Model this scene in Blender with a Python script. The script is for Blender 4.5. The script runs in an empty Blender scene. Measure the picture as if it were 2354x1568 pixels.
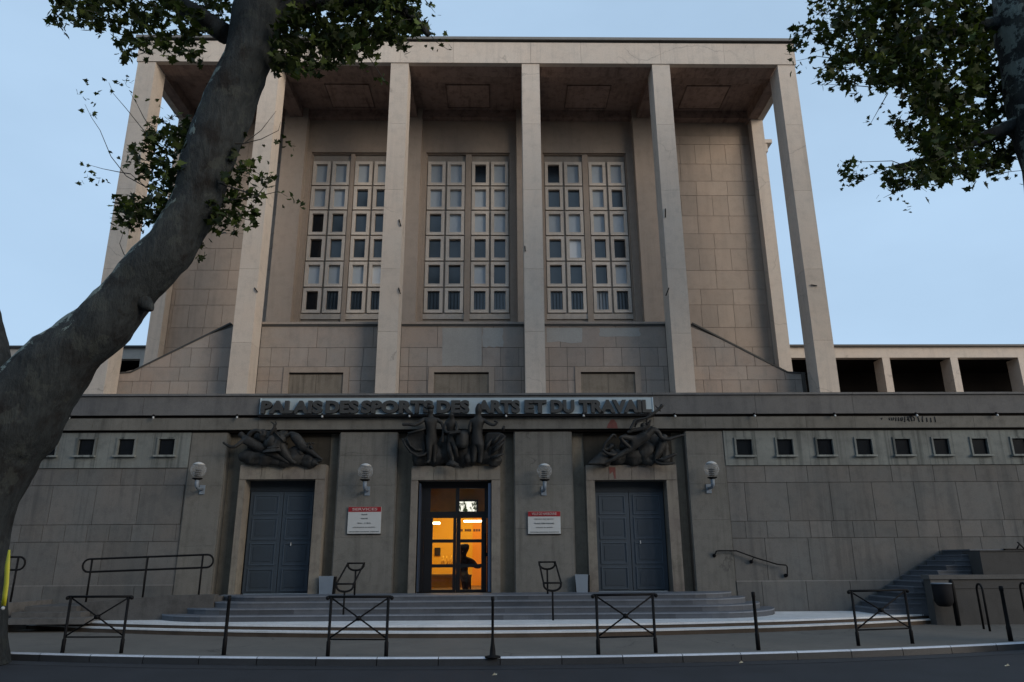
import bpy, math, random
from mathutils import Vector, Matrix, noise as mnoise
random.seed(7)
SC = bpy.context.scene
C = SC.collection

# ------------------------------------------------------------------ camera
F, CX, CY = 1680., 1176.5, 784.
CAM = Vector((0, -20, 1.6))
RM = Matrix.Rotation(math.radians(-1.0), 3, 'Z') @ Matrix.Rotation(math.pi/2 + math.radians(16.82), 3, 'X') @ Matrix.Rotation(math.radians(-.36), 3, 'Z')
cd = bpy.data.cameras.new('camera'); cam = bpy.data.objects.new('camera', cd); C.objects.link(cam)
cam.matrix_world = Matrix.Translation(CAM) @ RM.to_4x4()
cd.sensor_width = 36; cd.lens = F/2353*36; cd.clip_end = 2000; cd.clip_start = .05
SC.camera = cam

def ray(x, y): return RM @ Vector(((x-CX)/F, -(y-CY)/F, -1))
def at(x, y, Y):
    """world point of the surveyed picture position on the vertical plane Y"""
    r = ray(x, y); t = (Y-CAM.y)/r.y
    return CAM + r*t
def atz(x, y, z):
    r = ray(x, y); t = (z-CAM.z)/r.z
    return CAM + r*t
def X(x, y, Y): return at(x, y, Y).x
def Z(y, Y, x=1100): return at(x, y, Y).z
def mpp(p):
    """metres per survey unit at a point"""
    return -((RM.inverted() @ (Vector(p)-CAM)).z)/F

# ------------------------------------------------------------------ mesh builder
class MB:
    def __init__(s): s.v=[]; s.f=[]; s.t=[]; s.m=[]; s.sm=[]; s.tint=1.; s.mat=0; s.smooth=False
    def add(s, vs, fs, sm=None):
        b=len(s.v); s.v += [tuple(v) for v in vs]
        for f in fs:
            s.f.append([b+i for i in f]); s.t.append(s.tint); s.m.append(s.mat); s.sm.append(s.smooth if sm is None else sm)
        return s
    def box(s, x0,x1,y0,y1,z0,z1):
        if x0>x1: x0,x1=x1,x0
        if y0>y1: y0,y1=y1,y0
        if z0>z1: z0,z1=z1,z0
        return s.add([(x0,y0,z0),(x1,y0,z0),(x1,y1,z0),(x0,y1,z0),(x0,y0,z1),(x1,y0,z1),(x1,y1,z1),(x0,y1,z1)],
            [(0,3,2,1),(4,5,6,7),(0,1,5,4),(1,2,6,5),(2,3,7,6),(3,0,4,7)], False)
    def obox(s, c, ux, uy, uz):
        c=Vector(c);ux=Vector(ux);uy=Vector(uy);uz=Vector(uz)
        vs=[c+a*ux+b*uy+d*uz for d in(-1,1) for b in(-1,1) for a in(-1,1)]
        return s.add(vs,[(0,2,3,1),(4,5,7,6),(0,1,5,4),(1,3,7,5),(3,2,6,7),(2,0,4,6)],False)
    def prismY(s, poly, y0, y1):
        """poly [(x,z)] counter-clockwise seen from -Y, extruded y0..y1"""
        n=len(poly)
        a=sum(poly[i][0]*poly[(i+1)%n][1]-poly[(i+1)%n][0]*poly[i][1] for i in range(n))
        if a<0: poly=poly[::-1]
        vs=[(p[0],y0,p[1]) for p in poly]+[(p[0],y1,p[1]) for p in poly]
        return s.add(vs,[tuple(range(n)),tuple(range(2*n-1,n-1,-1))]+[(i+n,(i+1)%n+n,(i+1)%n,i) for i in range(n)],False)
    def prismZ(s, poly, z0, z1):
        n=len(poly)
        a=sum(poly[i][0]*poly[(i+1)%n][1]-poly[(i+1)%n][0]*poly[i][1] for i in range(n))
        if a<0: poly=poly[::-1]
        vs=[(p[0],p[1],z0) for p in poly]+[(p[0],p[1],z1) for p in poly]
        return s.add(vs,[tuple(range(n-1,-1,-1)),tuple(range(n,2*n))]+[(i,(i+1)%n,(i+1)%n+n,i+n) for i in range(n)],False)
    def tube(s, pts, r, n=8, caps=True):
        pts=[Vector(p) for p in pts]
        rs=r if isinstance(r,(list,tuple)) else [r]*len(pts)
        vs=[];up=None
        for i,p in enumerate(pts):
            d=(pts[min(i+1,len(pts)-1)]-pts[max(i-1,0)])
            if d.length<1e-9: d=Vector((0,0,1))
            d.normalize()
            if up is None:
                up=Vector((0,0,1)) if abs(d.z)<.9 else Vector((0,1,0))
            u=(up-d*up.dot(d)); u.normalize(); up=u; w=d.cross(u)
            for k in range(n):
                a=2*math.pi*k/n; vs.append(p+rs[i]*(math.cos(a)*u+math.sin(a)*w))
        fs=[]
        for i in range(len(pts)-1):
            for k in range(n):
                a=i*n+k;b=i*n+(k+1)%n; fs.append((a,b,b+n,a+n))
        if caps: fs.append(tuple(range(n-1,-1,-1))); fs.append(tuple(range((len(pts)-1)*n,len(pts)*n)))
        return s.add(vs,fs,True)
    def lathe(s, c, prof, n=16, axis=None):
        """prof [(r,h)] revolved about Z through c"""
        c=Vector(c);vs=[];fs=[]
        for r,h in prof:
            for k in range(n):
                a=2*math.pi*k/n; vs.append(c+Vector((r*math.cos(a),r*math.sin(a),h)))
        for i in range(len(prof)-1):
            for k in range(n):
                a=i*n+k;b=i*n+(k+1)%n; fs.append((a,b,b+n,a+n))
        fs.append(tuple(range(n-1,-1,-1))); fs.append(tuple(range((len(prof)-1)*n,len(prof)*n)))
        return s.add(vs,fs,True)
    def ball(s, c, r, n=12, m=8, sc=(1,1,1)):
        prof=[(max(1e-3,math.sin(math.pi*i/m))*1.0,-math.cos(math.pi*i/m)) for i in range(m+1)]
        c=Vector(c);vs=[];fs=[]
        for q,h in prof:
            for k in range(n):
                a=2*math.pi*k/n; vs.append(c+Vector((r*sc[0]*q*math.cos(a),r*sc[1]*q*math.sin(a),r*sc[2]*h)))
        for i in range(m):
            for k in range(n):
                a=i*n+k;b=i*n+(k+1)%n; fs.append((a,b,b+n,a+n))
        return s.add(vs,fs,True)
    def build(s, name, mats, parent=None, label=None, smooth=None):
        me=bpy.data.meshes.new(name); me.from_pydata(s.v,[],s.f)
        if not isinstance(mats,(list,tuple)): mats=[mats]
        for m in mats: me.materials.append(m)
        me.polygons.foreach_set('material_index', s.m)
        me.polygons.foreach_set('use_smooth', s.sm)
        a=me.attributes.new('tint','FLOAT','FACE'); a.data.foreach_set('value', s.t)
        me.update()
        o=bpy.data.objects.new(name,me); C.objects.link(o)
        if parent is not None: o.parent=parent; o.matrix_parent_inverse=parent.matrix_world.inverted() if parent.type!='EMPTY' else Matrix.Translation(-Vector(parent.location))
        if label: o['label']=label
        return o

def tag(o,label,cat,group=None):
    o['label']=label;o['category']=cat
    if group:o['group']=group
    return o
def thing(name,label,cat,loc=(0,0,0),group=None):
    o=bpy.data.objects.new(name,None);C.objects.link(o);o.location=loc;o.empty_display_size=.2
    return tag(o,label,cat,group)
def struct(o): o['kind']='structure'; return o
def bevel(o,w=.01,seg=2):
    m=o.modifiers.new('b','BEVEL');m.width=w;m.segments=seg;m.limit_method='ANGLE';return o

# ------------------------------------------------------------------ materials
def newmat(name):
    m=bpy.data.materials.new(name);m.use_nodes=True
    return m,m.node_tree.nodes,m.node_tree.links,m.node_tree.nodes['Principled BSDF']
def ramp(N,L,src,stops):
    r=N.new('ShaderNodeValToRGB');e=r.color_ramp.elements
    while len(e)<len(stops): e.new(.5)
    for i,(p,c) in enumerate(stops):
        e[i].position=p;e[i].color=(c,c,c,1) if not isinstance(c,tuple) else (*c,1)
    L.new(src,r.inputs[0]);return r.outputs[0]
def noise(N,L,scale,vec=None,detail=4,rough=.6,sc=None):
    n=N.new('ShaderNodeTexNoise');n.inputs['Scale'].default_value=scale;n.inputs['Detail'].default_value=detail;n.inputs['Roughness'].default_value=rough
    if vec is None: vec=N.new('ShaderNodeNewGeometry').outputs['Position']
    if sc is not None:
        mp=N.new('ShaderNodeMapping');mp.inputs['Scale'].default_value=sc;L.new(vec,mp.inputs[0]);vec=mp.outputs[0]
    L.new(vec,n.inputs['Vector']);return n.outputs['Fac']
def mix(N,L,a,b,fac,mode='MIX'):
    m=N.new('ShaderNodeMix');m.data_type='RGBA';m.blend_type=mode
    for i,v in((6,a),(7,b)):
        if isinstance(v,tuple): m.inputs[i].default_value=(*v,1)
        else: L.new(v,m.inputs[i])
    if isinstance(fac,(int,float)): m.inputs[0].default_value=fac
    else: L.new(fac,m.inputs[0])
    return m.outputs[2]
def stone(name,col,dirt=(.09,.09,.085),blotch=.5,streak=.4,streaksc=(5,5,.35),bump=.25,warm=None,rough=.85,crack=.0):
    m,N,L,P=newmat(name)
    at_=N.new('ShaderNodeAttribute');at_.attribute_name='tint'
    c=mix(N,L,(0,0,0),col,1.0)
    big=noise(N,L,.7,detail=6)
    if warm: c=mix(N,L,c,warm,ramp(N,L,big,[(.35,0.),(.65,1.)]))
    else: c=mix(N,L,c,tuple(x*.86 for x in col),ramp(N,L,big,[(.35,0.),(.65,1.)]))
    med=noise(N,L,3.5,detail=8,rough=.7)
    b=N.new('ShaderNodeMath');b.operation='MULTIPLY';b.inputs[1].default_value=blotch
    L.new(ramp(N,L,med,[(.48,0.),(.75,1.)]),b.inputs[0]);c=mix(N,L,c,dirt,b.outputs[0])
    st=noise(N,L,1.,sc=streaksc,detail=5,rough=.65)
    gate=noise(N,L,.5,detail=2)
    q=N.new('ShaderNodeMath');q.operation='MULTIPLY';L.new(ramp(N,L,st,[(.5,0.),(.72,1.)]),q.inputs[0]);L.new(ramp(N,L,gate,[(.35,.85 if streak>=1 else .3),(.6,1.)]),q.inputs[1])
    q2=N.new('ShaderNodeMath');q2.operation='MULTIPLY';q2.inputs[1].default_value=streak;L.new(q.outputs[0],q2.inputs[0])
    c=mix(N,L,c,dirt,q2.outputs[0])
    fine=noise(N,L,40,detail=3)
    c=mix(N,L,c,ramp(N,L,fine,[(.3,.8),(.7,1.12)]),.6,'MULTIPLY')
    if crack>0:
        vo=N.new('ShaderNodeTexVoronoi');vo.feature='DISTANCE_TO_EDGE';vo.inputs['Scale'].default_value=.55
        g=N.new('ShaderNodeNewGeometry');wn=N.new('ShaderNodeTexNoise');wn.inputs['Scale'].default_value=1.7;wn.inputs['Detail'].default_value=6;L.new(g.outputs['Position'],wn.inputs['Vector'])
        va=N.new('ShaderNodeMix');va.data_type='RGBA';va.inputs[0].default_value=.4;L.new(g.outputs['Position'],va.inputs[6]);L.new(wn.outputs['Color'],va.inputs[7]);L.new(va.outputs[2],vo.inputs['Vector'])
        k=N.new('ShaderNodeMath');k.operation='MULTIPLY';L.new(ramp(N,L,vo.outputs['Distance'],[(0.,1.),(.006,0.)]),k.inputs[0]);L.new(ramp(N,L,gate,[(.5,0.),(.56,crack)]),k.inputs[1])
        c=mix(N,L,c,(.03,.03,.03),k.outputs[0])
    c=mix(N,L,c,at_.outputs['Fac'],1.,'MULTIPLY')
    L.new(c,P.inputs['Base Color']);P.inputs['Roughness'].default_value=rough
    P.inputs['Specular IOR Level'].default_value=.25
    bp=N.new('ShaderNodeBump');bp.inputs['Strength'].default_value=bump;bp.inputs['Distance'].default_value=.01
    ad=N.new('ShaderNodeMath');ad.operation='ADD';L.new(fine,ad.inputs[0]);L.new(med,ad.inputs[1]);L.new(ad.outputs[0],bp.inputs['Height']);L.new(bp.outputs[0],P.inputs['Normal'])
    return m
def plain(name,col,rough=.6,metal=0.,spec=.5,var=.25,vs=6.,bump=.0):
    m,N,L,P=newmat(name)
    n=noise(N,L,vs,detail=5)
    at_=N.new('ShaderNodeAttribute');at_.attribute_name='tint'
    c=mix(N,L,tuple(x*(1-var) for x in col),tuple(min(1,x*(1+var)) for x in col),n)
    c=mix(N,L,c,at_.outputs['Fac'],1.,'MULTIPLY')
    L.new(c,P.inputs['Base Color']);P.inputs['Roughness'].default_value=rough;P.inputs['Metallic'].default_value=metal;P.inputs['Specular IOR Level'].default_value=spec
    if bump:
        bp=N.new('ShaderNodeBump');bp.inputs['Strength'].default_value=bump;bp.inputs['Distance'].default_value=.02;L.new(n,bp.inputs['Height']);L.new(bp.outputs[0],P.inputs['Normal'])
    return m
def emit(name,col,st):
    m,N,L,P=newmat(name);P.inputs['Base Color'].default_value=(*col,1);P.inputs['Emission Color'].default_value=(*col,1);P.inputs['Emission Strength'].default_value=st;return m

M=dict(
 col=stone('column_stone',(.54,.48,.42),(.27,.25,.23),.35,.35,(6,6,.25),.2,warm=(.55,.47,.40),crack=.35),
 upper=stone('upper_panel_stone',(.38,.305,.25),(.16,.14,.12),.3,.3,(4,4,.3),.2,warm=(.34,.285,.24)),
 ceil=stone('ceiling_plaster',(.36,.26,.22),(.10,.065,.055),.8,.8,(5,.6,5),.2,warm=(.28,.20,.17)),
 joint=plain('joint_backing',(.13,.12,.11),.95,spec=.1),  # plain backing seen through the open joints
 parapet=stone('parapet_panel_stone',(.33,.295,.265),(.13,.13,.13),.35,.3,(4,4,.4),.2,warm=(.36,.29,.245)),
 patch=stone('repair_plaster',(.36,.35,.33),(.22,.21,.2),.35,.3,(4,4,.4),.2),
 niche=stone('niche_board',(.24,.205,.165),(.09,.075,.06),.5,.9,(9,9,.5),.2),
 wing=stone('wing_panel_stone',(.118,.124,.126),(.05,.055,.058),.45,.75,(4,4,.2),.25,warm=(.135,.13,.125)),
 wtop=stone('wing_top_stained_stone',(.19,.21,.205),(.028,.036,.037),.4,1.,(7,7,.10),.25,warm=(.14,.15,.148)),
 pier=stone('pier_concrete',(.165,.16,.148),(.06,.06,.055),.5,.6,(6,6,.25),.45,warm=(.14,.14,.132),crack=.5),
 recess=stone('recess_concrete',(.23,.205,.165),(.035,.035,.03),.4,.5,(6,6,.25),.3),
 surround=stone('door_surround_stone',(.215,.20,.17),(.06,.058,.05),.6,.7,(7,7,.3),.4,warm=(.17,.15,.135)),
 band=stone('fascia_concrete',(.13,.132,.135),(.05,.052,.06),.4,.5,(3,3,.5),.3),
 band2=stone('lower_fascia_concrete',(.155,.152,.14),(.055,.055,.05),.5,.6,(4,4,.5),.35),
 stepm=stone('grey_step_stone',(.13,.145,.17),(.05,.06,.075),.4,.2,(1,1,1),.35,rough=.6),
 terr=stone('terrace_concrete',(.68,.70,.72),(.18,.19,.2),.3,.2,(1,1,1),.25,rough=.6),
 riser=stone('terrace_riser_stone',(.085,.065,.05),(.03,.025,.02),.5,.5,(2,2,1),.3),
 pave=stone('pavement_asphalt',(.155,.145,.13),(.09,.085,.08),.55,.3,(1.5,1.5,1),.3,rough=.7,crack=.8),
 kerb=stone('kerb_granite',(.42,.45,.50),(.2,.2,.22),.3,.1,(1,1,1),.2,rough=.45),
 masonry=stone('ramp_masonry',(.10,.10,.10),(.035,.035,.035),.7,.5,(3,3,1),.8),
 black=plain('black_painted_steel',(.006,.006,.007),.65,spec=.15),
 door=plain('blue_painted_door',(.036,.052,.072),.5,var=.12),
 doorL=plain('pale_blue_door_leaf',(.08,.12,.2),.5,var=.15),
 frame=plain('dark_door_frame',(.006,.006,.008),.4),
 casement=stone('window_mullion_concrete',(.60,.54,.48),(.25,.22,.2),.25,.3,(6,6,.6),.2),
 blind=plain('pale_blind',(.36,.41,.46),.45,var=.08),
 bright=plain('white_blind',(.62,.66,.70),.5,var=.05),
 gdark=plain('dark_blue_glass',(.035,.048,.062),.12,spec=.6,var=.15),
 gblack=plain('black_glass',(.006,.008,.011),.15,spec=.35),
 hole_shade=plain('dark_opening_and_shade',(.012,.010,.009),.8,spec=.1),  # near-black for openings, also put in as shade at the fascias
 bronze=stone('dark_bronze',(.020,.020,.020),(.06,.065,.066),.45,.5,(9,9,1.5),1.,rough=.55),
 signp=plain('sign_panel_blue_grey',(.33,.41,.46),.55,var=.12,vs=2),
 letter=plain('dark_letter_bronze',(.035,.036,.036),.6,var=.3),
 white=plain('white_paint',(.44,.46,.47),.5,var=.06),
 red=plain('red_header',(.26,.008,.014),.5,var=.15),
 ink=plain('grey_print',(.1,.12,.13),.7),
 pink=plain('pale_print',(.5,.33,.33),.7),
 grey=plain('pale_grey_board',(.17,.21,.26),.55,var=.15),
 stain=plain('red_paint_stain',(.13,.045,.04),.85,var=.5,vs=9),
 graf=plain('black_graffiti',(.012,.012,.014),.8),
 yellow=plain('yellow_plastic',(.45,.42,.02),.5,var=.2),
 roof=plain('roof_metal',(.05,.048,.045),.6),
 orange=plain('orange_wall',(.75,.30,.015),.7,var=.08,vs=1),
 ochre=plain('ochre_wall',(.72,.42,.02),.7,var=.08,vs=1),
 floorm=plain('interior_floor',(.12,.07,.03),.5),
 dark=plain('dark_clothing',(.012,.008,.006),.8),
 skin=plain('skin',(.16,.08,.05),.6),
 litter=plain('litter_paper',(.7,.66,.5),.7),
)
M['tube']=emit('fluorescent_tube',(1.,.82,.5),9.)
# road
m,N,L,P=newmat('road_asphalt')
a=noise(N,L,1.2,detail=6);b=noise(N,L,90,detail=2)
c=mix(N,L,(.011,.0125,.017),(.018,.020,.026),ramp(N,L,a,[(.35,0.),(.65,1.)]));c=mix(N,L,c,ramp(N,L,b,[(.3,.6),(.75,1.5)]),.7,'MULTIPLY')
L.new(c,P.inputs['Base Color']);P.inputs['Roughness'].default_value=.75
bp=N.new('ShaderNodeBump');bp.inputs['Strength'].default_value=.5;bp.inputs['Distance'].default_value=.01;L.new(b,bp.inputs['Height']);L.new(bp.outputs[0],P.inputs['Normal']);M['road']=m
# bark
m,N,L,P=newmat('plane_tree_bark')
n1=noise(N,L,1.3,detail=8,rough=.65,sc=(1,1,.8));n2=noise(N,L,9,detail=6,sc=(1,1,.35));n3=noise(N,L,2.2,detail=7,rough=.6)
c=mix(N,L,(.021,.025,.027),(.040,.045,.046),ramp(N,L,n2,[(.3,0.),(.7,1.)]))
c=mix(N,L,c,(.012,.010,.009),ramp(N,L,n1,[(.5,0.),(.62,.85)]))
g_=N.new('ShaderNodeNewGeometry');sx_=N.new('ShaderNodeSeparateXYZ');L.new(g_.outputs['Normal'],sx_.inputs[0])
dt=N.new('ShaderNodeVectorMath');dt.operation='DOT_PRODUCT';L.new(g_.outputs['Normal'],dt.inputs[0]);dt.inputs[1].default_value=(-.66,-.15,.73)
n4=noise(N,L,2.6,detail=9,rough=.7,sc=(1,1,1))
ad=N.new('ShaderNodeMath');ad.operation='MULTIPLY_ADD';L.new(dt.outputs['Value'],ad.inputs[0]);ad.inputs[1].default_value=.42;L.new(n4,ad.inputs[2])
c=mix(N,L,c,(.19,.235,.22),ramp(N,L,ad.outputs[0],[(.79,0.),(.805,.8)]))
n5=noise(N,L,12,detail=8,rough=.7,sc=(1,1,.3))
c=mix(N,L,c,ramp(N,L,n5,[(.3,.6),(.7,1.4)]),.5,'MULTIPLY')
n6=noise(N,L,1.9,detail=10,rough=.62)
c=mix(N,L,c,(.065,.072,.064),ramp(N,L,n6,[(.55,0.),(.575,.38)]))
c=mix(N,L,c,(.014,.013,.012),ramp(N,L,n6,[(.33,.6),(.345,0.)]))
L.new(c,P.inputs['Base Color']);P.inputs['Roughness'].default_value=.85;P.inputs['Specular IOR Level'].default_value=.2
bp=N.new('ShaderNodeBump');bp.inputs['Strength'].default_value=1.;bp.inputs['Distance'].default_value=.05;hb=N.new('ShaderNodeMath');hb.operation='ADD';L.new(n2,hb.inputs[0]);L.new(n5,hb.inputs[1]);L.new(hb.outputs[0],bp.inputs['Height']);L.new(bp.outputs[0],P.inputs['Normal']);M['bark']=m
M['twig']=plain('twig_bark',(.03,.027,.022),.8)
M['peel']=stone('peeled_pale_bark',(.15,.185,.175),(.06,.08,.075),.6,.2,(2,2,2),.4)
# leaves
m,N,L,P=newmat('plane_leaf')
at_=N.new('ShaderNodeAttribute');at_.attribute_name='tint'
c=mix(N,L,(.016,.024,.008),(.10,.14,.03),ramp(N,L,at_.outputs['Fac'],[(.0,0.),(1.,1.)]))
L.new(c,P.inputs['Base Color']);P.inputs['Roughness'].default_value=.6;P.inputs['Specular IOR Level'].default_value=.15
tr=N.new('ShaderNodeBsdfTranslucent');c2=mix(N,L,c,(.10,.16,.01),.4);L.new(c2,tr.inputs[0])
ms=N.new('ShaderNodeMixShader');ms.inputs[0].default_value=.16;L.new(P.outputs[0],ms.inputs[1]);L.new(tr.outputs[0],ms.inputs[2]);L.new(ms.outputs[0],N['Material Output'].inputs[0]);M['leaf']=m
# clear globe and glass
m,N,L,P=newmat('clear_globe');P.inputs['Base Color'].default_value=(.75,.78,.82,1);P.inputs['Roughness'].default_value=.12;P.inputs['Transmission Weight'].default_value=0
tb=N.new('ShaderNodeBsdfTransparent');ms=N.new('ShaderNodeMixShader');lw=N.new('ShaderNodeLayerWeight');lw.inputs[0].default_value=.35
mr=N.new('ShaderNodeMapRange');mr.inputs[3].default_value=.04;mr.inputs[4].default_value=.32;L.new(lw.outputs['Facing'],mr.inputs[0])
L.new(mr.outputs[0],ms.inputs[0]);L.new(tb.outputs[0],ms.inputs[1]);L.new(P.outputs[0],ms.inputs[2]);L.new(ms.outputs[0],N['Material Output'].inputs[0]);M['globe']=m
m,N,L,P=newmat('door_glass');gl=N.new('ShaderNodeBsdfGlossy');gl.inputs['Roughness'].default_value=.03
tb=N.new('ShaderNodeBsdfTransparent');ms=N.new('ShaderNodeMixShader');ms.inputs[0].default_value=.05;L.new(tb.outputs[0],ms.inputs[1]);L.new(gl.outputs[0],ms.inputs[2]);L.new(ms.outputs[0],N['Material Output'].inputs[0]);M['glass']=m
# glowing pattern standing in for street trees reflected in the transom
m,N,L,P=newmat('lit_reflection');n=noise(N,L,13.,detail=6,rough=.7,sc=(1,1,.45))
c=ramp(N,L,n,[(.47,(.02,.03,.01)),(.52,(1.,.98,.85))]);L.new(c,P.inputs['Emission Color']);P.inputs['Emission Strength'].default_value=.9;P.inputs['Base Color'].default_value=(0,0,0,1);M['reflection']=m

# ------------------------------------------------------------------ ground
def kerbY(x): return min(-7.2+.0165*x*x,-4.9)
def poly_strip(fr,x0,x1,z,yb,n=60,mb=None,z0=None,ends=True):
    """slab whose front follows fr(x) and back is at yb"""
    mb=mb or MB()
    xs=[x0+(x1-x0)*i/n for i in range(n+1)]
    fs=[(x,fr(x)) for x in xs];bs=[(x,yb) for x in xs]
    for i in range(n):
        a,b=fs[i],fs[i+1];c,d=bs[i+1],bs[i]
        mb.add([(a[0],a[1],z),(b[0],b[1],z),(c[0],c[1],z),(d[0],d[1],z)],[(0,1,2,3)],False)
        if z0 is not None: 
            mb.add([(a[0],a[1],z0),(b[0],b[1],z0),(b[0],b[1],z),(a[0],a[1],z)],[(0,1,2,3)],False)
    if z0 is not None and ends:
        for (x,y) in (fs[0],fs[-1]): mb.add([(x,y,z0),(x,yb,z0),(x,yb,z),(x,y,z)],[(0,1,2,3)],False)
    return mb
g=MB();g.add([(-300,-200,-.02),(300,-200,-.02),(300,300,-.02),(-300,300,-.02)],[(0,1,2,3)]);struct(g.build('ground',M['pave']))
g=MB();g.add([(-300,-60,0),(300,-60,0),(300,-2,0),(-300,-2,0)],[(0,1,2,3)]);struct(g.build('road',M['road']))
struct(poly_strip(lambda x:kerbY(x)+.11,-60,60,.122,14,200).build('pavement',M['pave']))
k=MB();x=-60.
while x<60:
    k.tint=random.uniform(.86,1.1);n=3;xa=x+.006;xb=x+.994
    for i in range(n):
        a=xa+(xb-xa)*i/n;b=xa+(xb-xa)*(i+1)/n
        A=(a,kerbY(a));B=(b,kerbY(b))
        z=.128
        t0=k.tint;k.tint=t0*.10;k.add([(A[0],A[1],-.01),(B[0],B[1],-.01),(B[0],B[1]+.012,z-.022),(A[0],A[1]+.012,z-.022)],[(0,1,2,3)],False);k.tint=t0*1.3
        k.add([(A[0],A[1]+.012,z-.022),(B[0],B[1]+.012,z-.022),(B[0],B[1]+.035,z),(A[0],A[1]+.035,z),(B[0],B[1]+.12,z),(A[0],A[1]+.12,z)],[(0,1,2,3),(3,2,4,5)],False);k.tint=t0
    x+=1.
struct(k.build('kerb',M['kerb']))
g=poly_strip(lambda x:kerbY(x)-.42,-60,60,.004,-2,200);struct(g.build('gutter',plain('gutter_concrete',(.020,.022,.027),.6,var=.3)))

# lower terrace of two shallow steps
TL,TR=-11.75,10.75
f1=lambda x:min(-3.97+.0235*x*x,-.75); f2=lambda x:min(-3.60+.0215*x*x,-.7)
t=MB();poly_strip(f1,TL-.25,TR+.25,.225,.0,60,t,.1);struct(t.build('lower_terrace_step',M['riser']))
t=MB();poly_strip(lambda x:f1(x)-.015,TL-.27,TR+.27,.233,-.02,60,t,.205)
poly_strip(lambda x:f2(x)-.02,TL-.02,TR+.02,.338,-.02,60,t,.30);struct(t.build('terrace_paving',M['terr']))
t=MB();poly_strip(f2,TL,TR,.33,.0,60,t,.2);struct(t.build('upper_terrace_step',M['riser']))
# four grey steps up to the doors
XL=X(495,1361,-.6);XR=X(1692,1356,-.6)
def stepfront(k):
    yc=-2.24+.3*k; sag=.0045; ext=(3-k)*.33
    def arc():
        pts=[];R=.95+.12*(3-k)
        xr=XR+ext;xl=XL-ext*1.4
        xs=[xl+R*.0+ (xr-xl)*i/40 for i in range(41)]
        for i in range(9):
            a=math.pi/2*i/8; pts.append((xl+R*2*(1-math.sin(a)) if 0 else xl+R*1.6*(1-math.cos(a)), 0-(-yc+0)*math.sin(a)))
        for i in range(1,40):
            x=(xl+R*1.6)+(xr-xl-R*3.2)*i/40; pts.append((x,yc))
        for i in range(9):
            a=math.pi/2*(1-i/8); pts.append((xr-R*1.6*(1-math.cos(a)),yc*math.sin(a)))
        return pts
    return arc()
zs=[.338,.47,.60,.73,.845]
st=MB()
for k_ in range(4):
    p=stepfront(k_); n=len(p)
    z0,z1=(zs[k_]-.01,zs[k_+1])
    # tread
    st.tint=1.
    st.add([(a,b,z1) for a,b in p],[tuple(range(n))[::1]],False)
    acc=0;t_=1.
    for i in range(n-1):
        acc+=math.hypot(p[i+1][0]-p[i][0],p[i+1][1]-p[i][1])
        if acc>.55: acc=0;t_=random.uniform(.75,1.2)
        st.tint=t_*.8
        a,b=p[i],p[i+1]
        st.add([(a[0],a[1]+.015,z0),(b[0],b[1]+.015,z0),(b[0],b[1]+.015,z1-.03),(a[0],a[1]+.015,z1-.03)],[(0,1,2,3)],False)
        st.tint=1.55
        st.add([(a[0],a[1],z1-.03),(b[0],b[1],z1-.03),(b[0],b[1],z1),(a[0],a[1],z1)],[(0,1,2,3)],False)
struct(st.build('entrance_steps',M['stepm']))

# ------------------------------------------------------------------ the building
B=thing('public_hall_building','monumental pale stone public hall with a tall six-column portico over a low dark entrance block','public building',(0,0,0))
def part(name,mb,mats,label=None,parent=B): return mb.build(name,mats,parent,label)
def panels(mb,x0,x1,rows,Y,th=.03,gap=.014,clip=None,var=.09):
    """rows: list of (z0,z1,width,offset); real slabs with open joints"""
    for z0,z1,w,off in rows:
        x=x0-((off)%w)
        while x<x1-1e-4:
            a=max(x,x0);b=min(x+w,x1);x+=w
            if b-a<.05: continue
            zt0,zt1=z0+gap/2,z1-gap/2
            mb.tint=1+random.uniform(-var,var)
            a+=gap/2;b-=gap/2
            if clip is None: mb.box(a,b,Y,Y+th,zt0,zt1)
            else:
                la,lb=clip(a),clip(b)
                if zt0>=max(la,lb)-.05: continue
                if la>=zt1 and lb>=zt1: mb.box(a,b,Y,Y+th,zt0,zt1)
                else:
                    za,zb=min(zt1,la),min(zt1,lb)
                    poly=[(a,zt0),(b,zt0)]
                    if zb<zt0:
                        tx=a+(b-a)*(za-zt0)/(za-zb); poly=[(a,zt0),(tx,zt0),(a,za)]
                    elif za<zt0:
                        tx=b-(b-a)*(zb-zt0)/(zb-za); poly=[(tx,zt0),(b,zt0),(b,zb)]
                    else:
                        poly=[(a,zt0),(b,zt0)]
                        if zb>=zt1-1e-6 and za<zt1:
                            tx=a+(b-a)*(zt1-la)/(lb-la);poly+=[(b,zt1),(tx,zt1),(a,za)]
                        elif za>=zt1-1e-6 and zb<zt1:
                            tx=a+(b-a)*(la-zt1)/(la-lb);poly+=[(b,zb),(tx,zt1),(a,zt1)]
                        else: poly+=[(b,zb),(a,za)]
                    mb.prismY(poly,Y,Y+th)
    mb.tint=1.

YC=.8            # column front plane
YP=1.55          # parapet plane between the columns
YW=4.4           # hall front wall plane
zled=6.10        # top of the low entrance block
zsof=17.62       # portico soffit
colx=[-12.03,-7.92,-3.63,.75,5.14,9.39]; cw=.59; cdp=.72
# columns
collab=['outermost left column, crossed by the tree branch','second column from the left','third column from the left','fourth column from the left, square on to the viewer','fifth column from the left','outermost right column against open sky']
for i,x in enumerate(colx):
    c=MB(); zz=zled-.05; hs=[zled-.05,8.0+random.uniform(-.2,.2),10.2,12.9,15.3,zsof]
    for j in range(5):
        c.tint=random.uniform(.95,1.06)
        c.box(x,x+cw,YC,YC+cdp,hs[j]+(.0 if j==0 else .003),hs[j+1]-.003)
    part('column',c,M['col'],collab[i])
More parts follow.
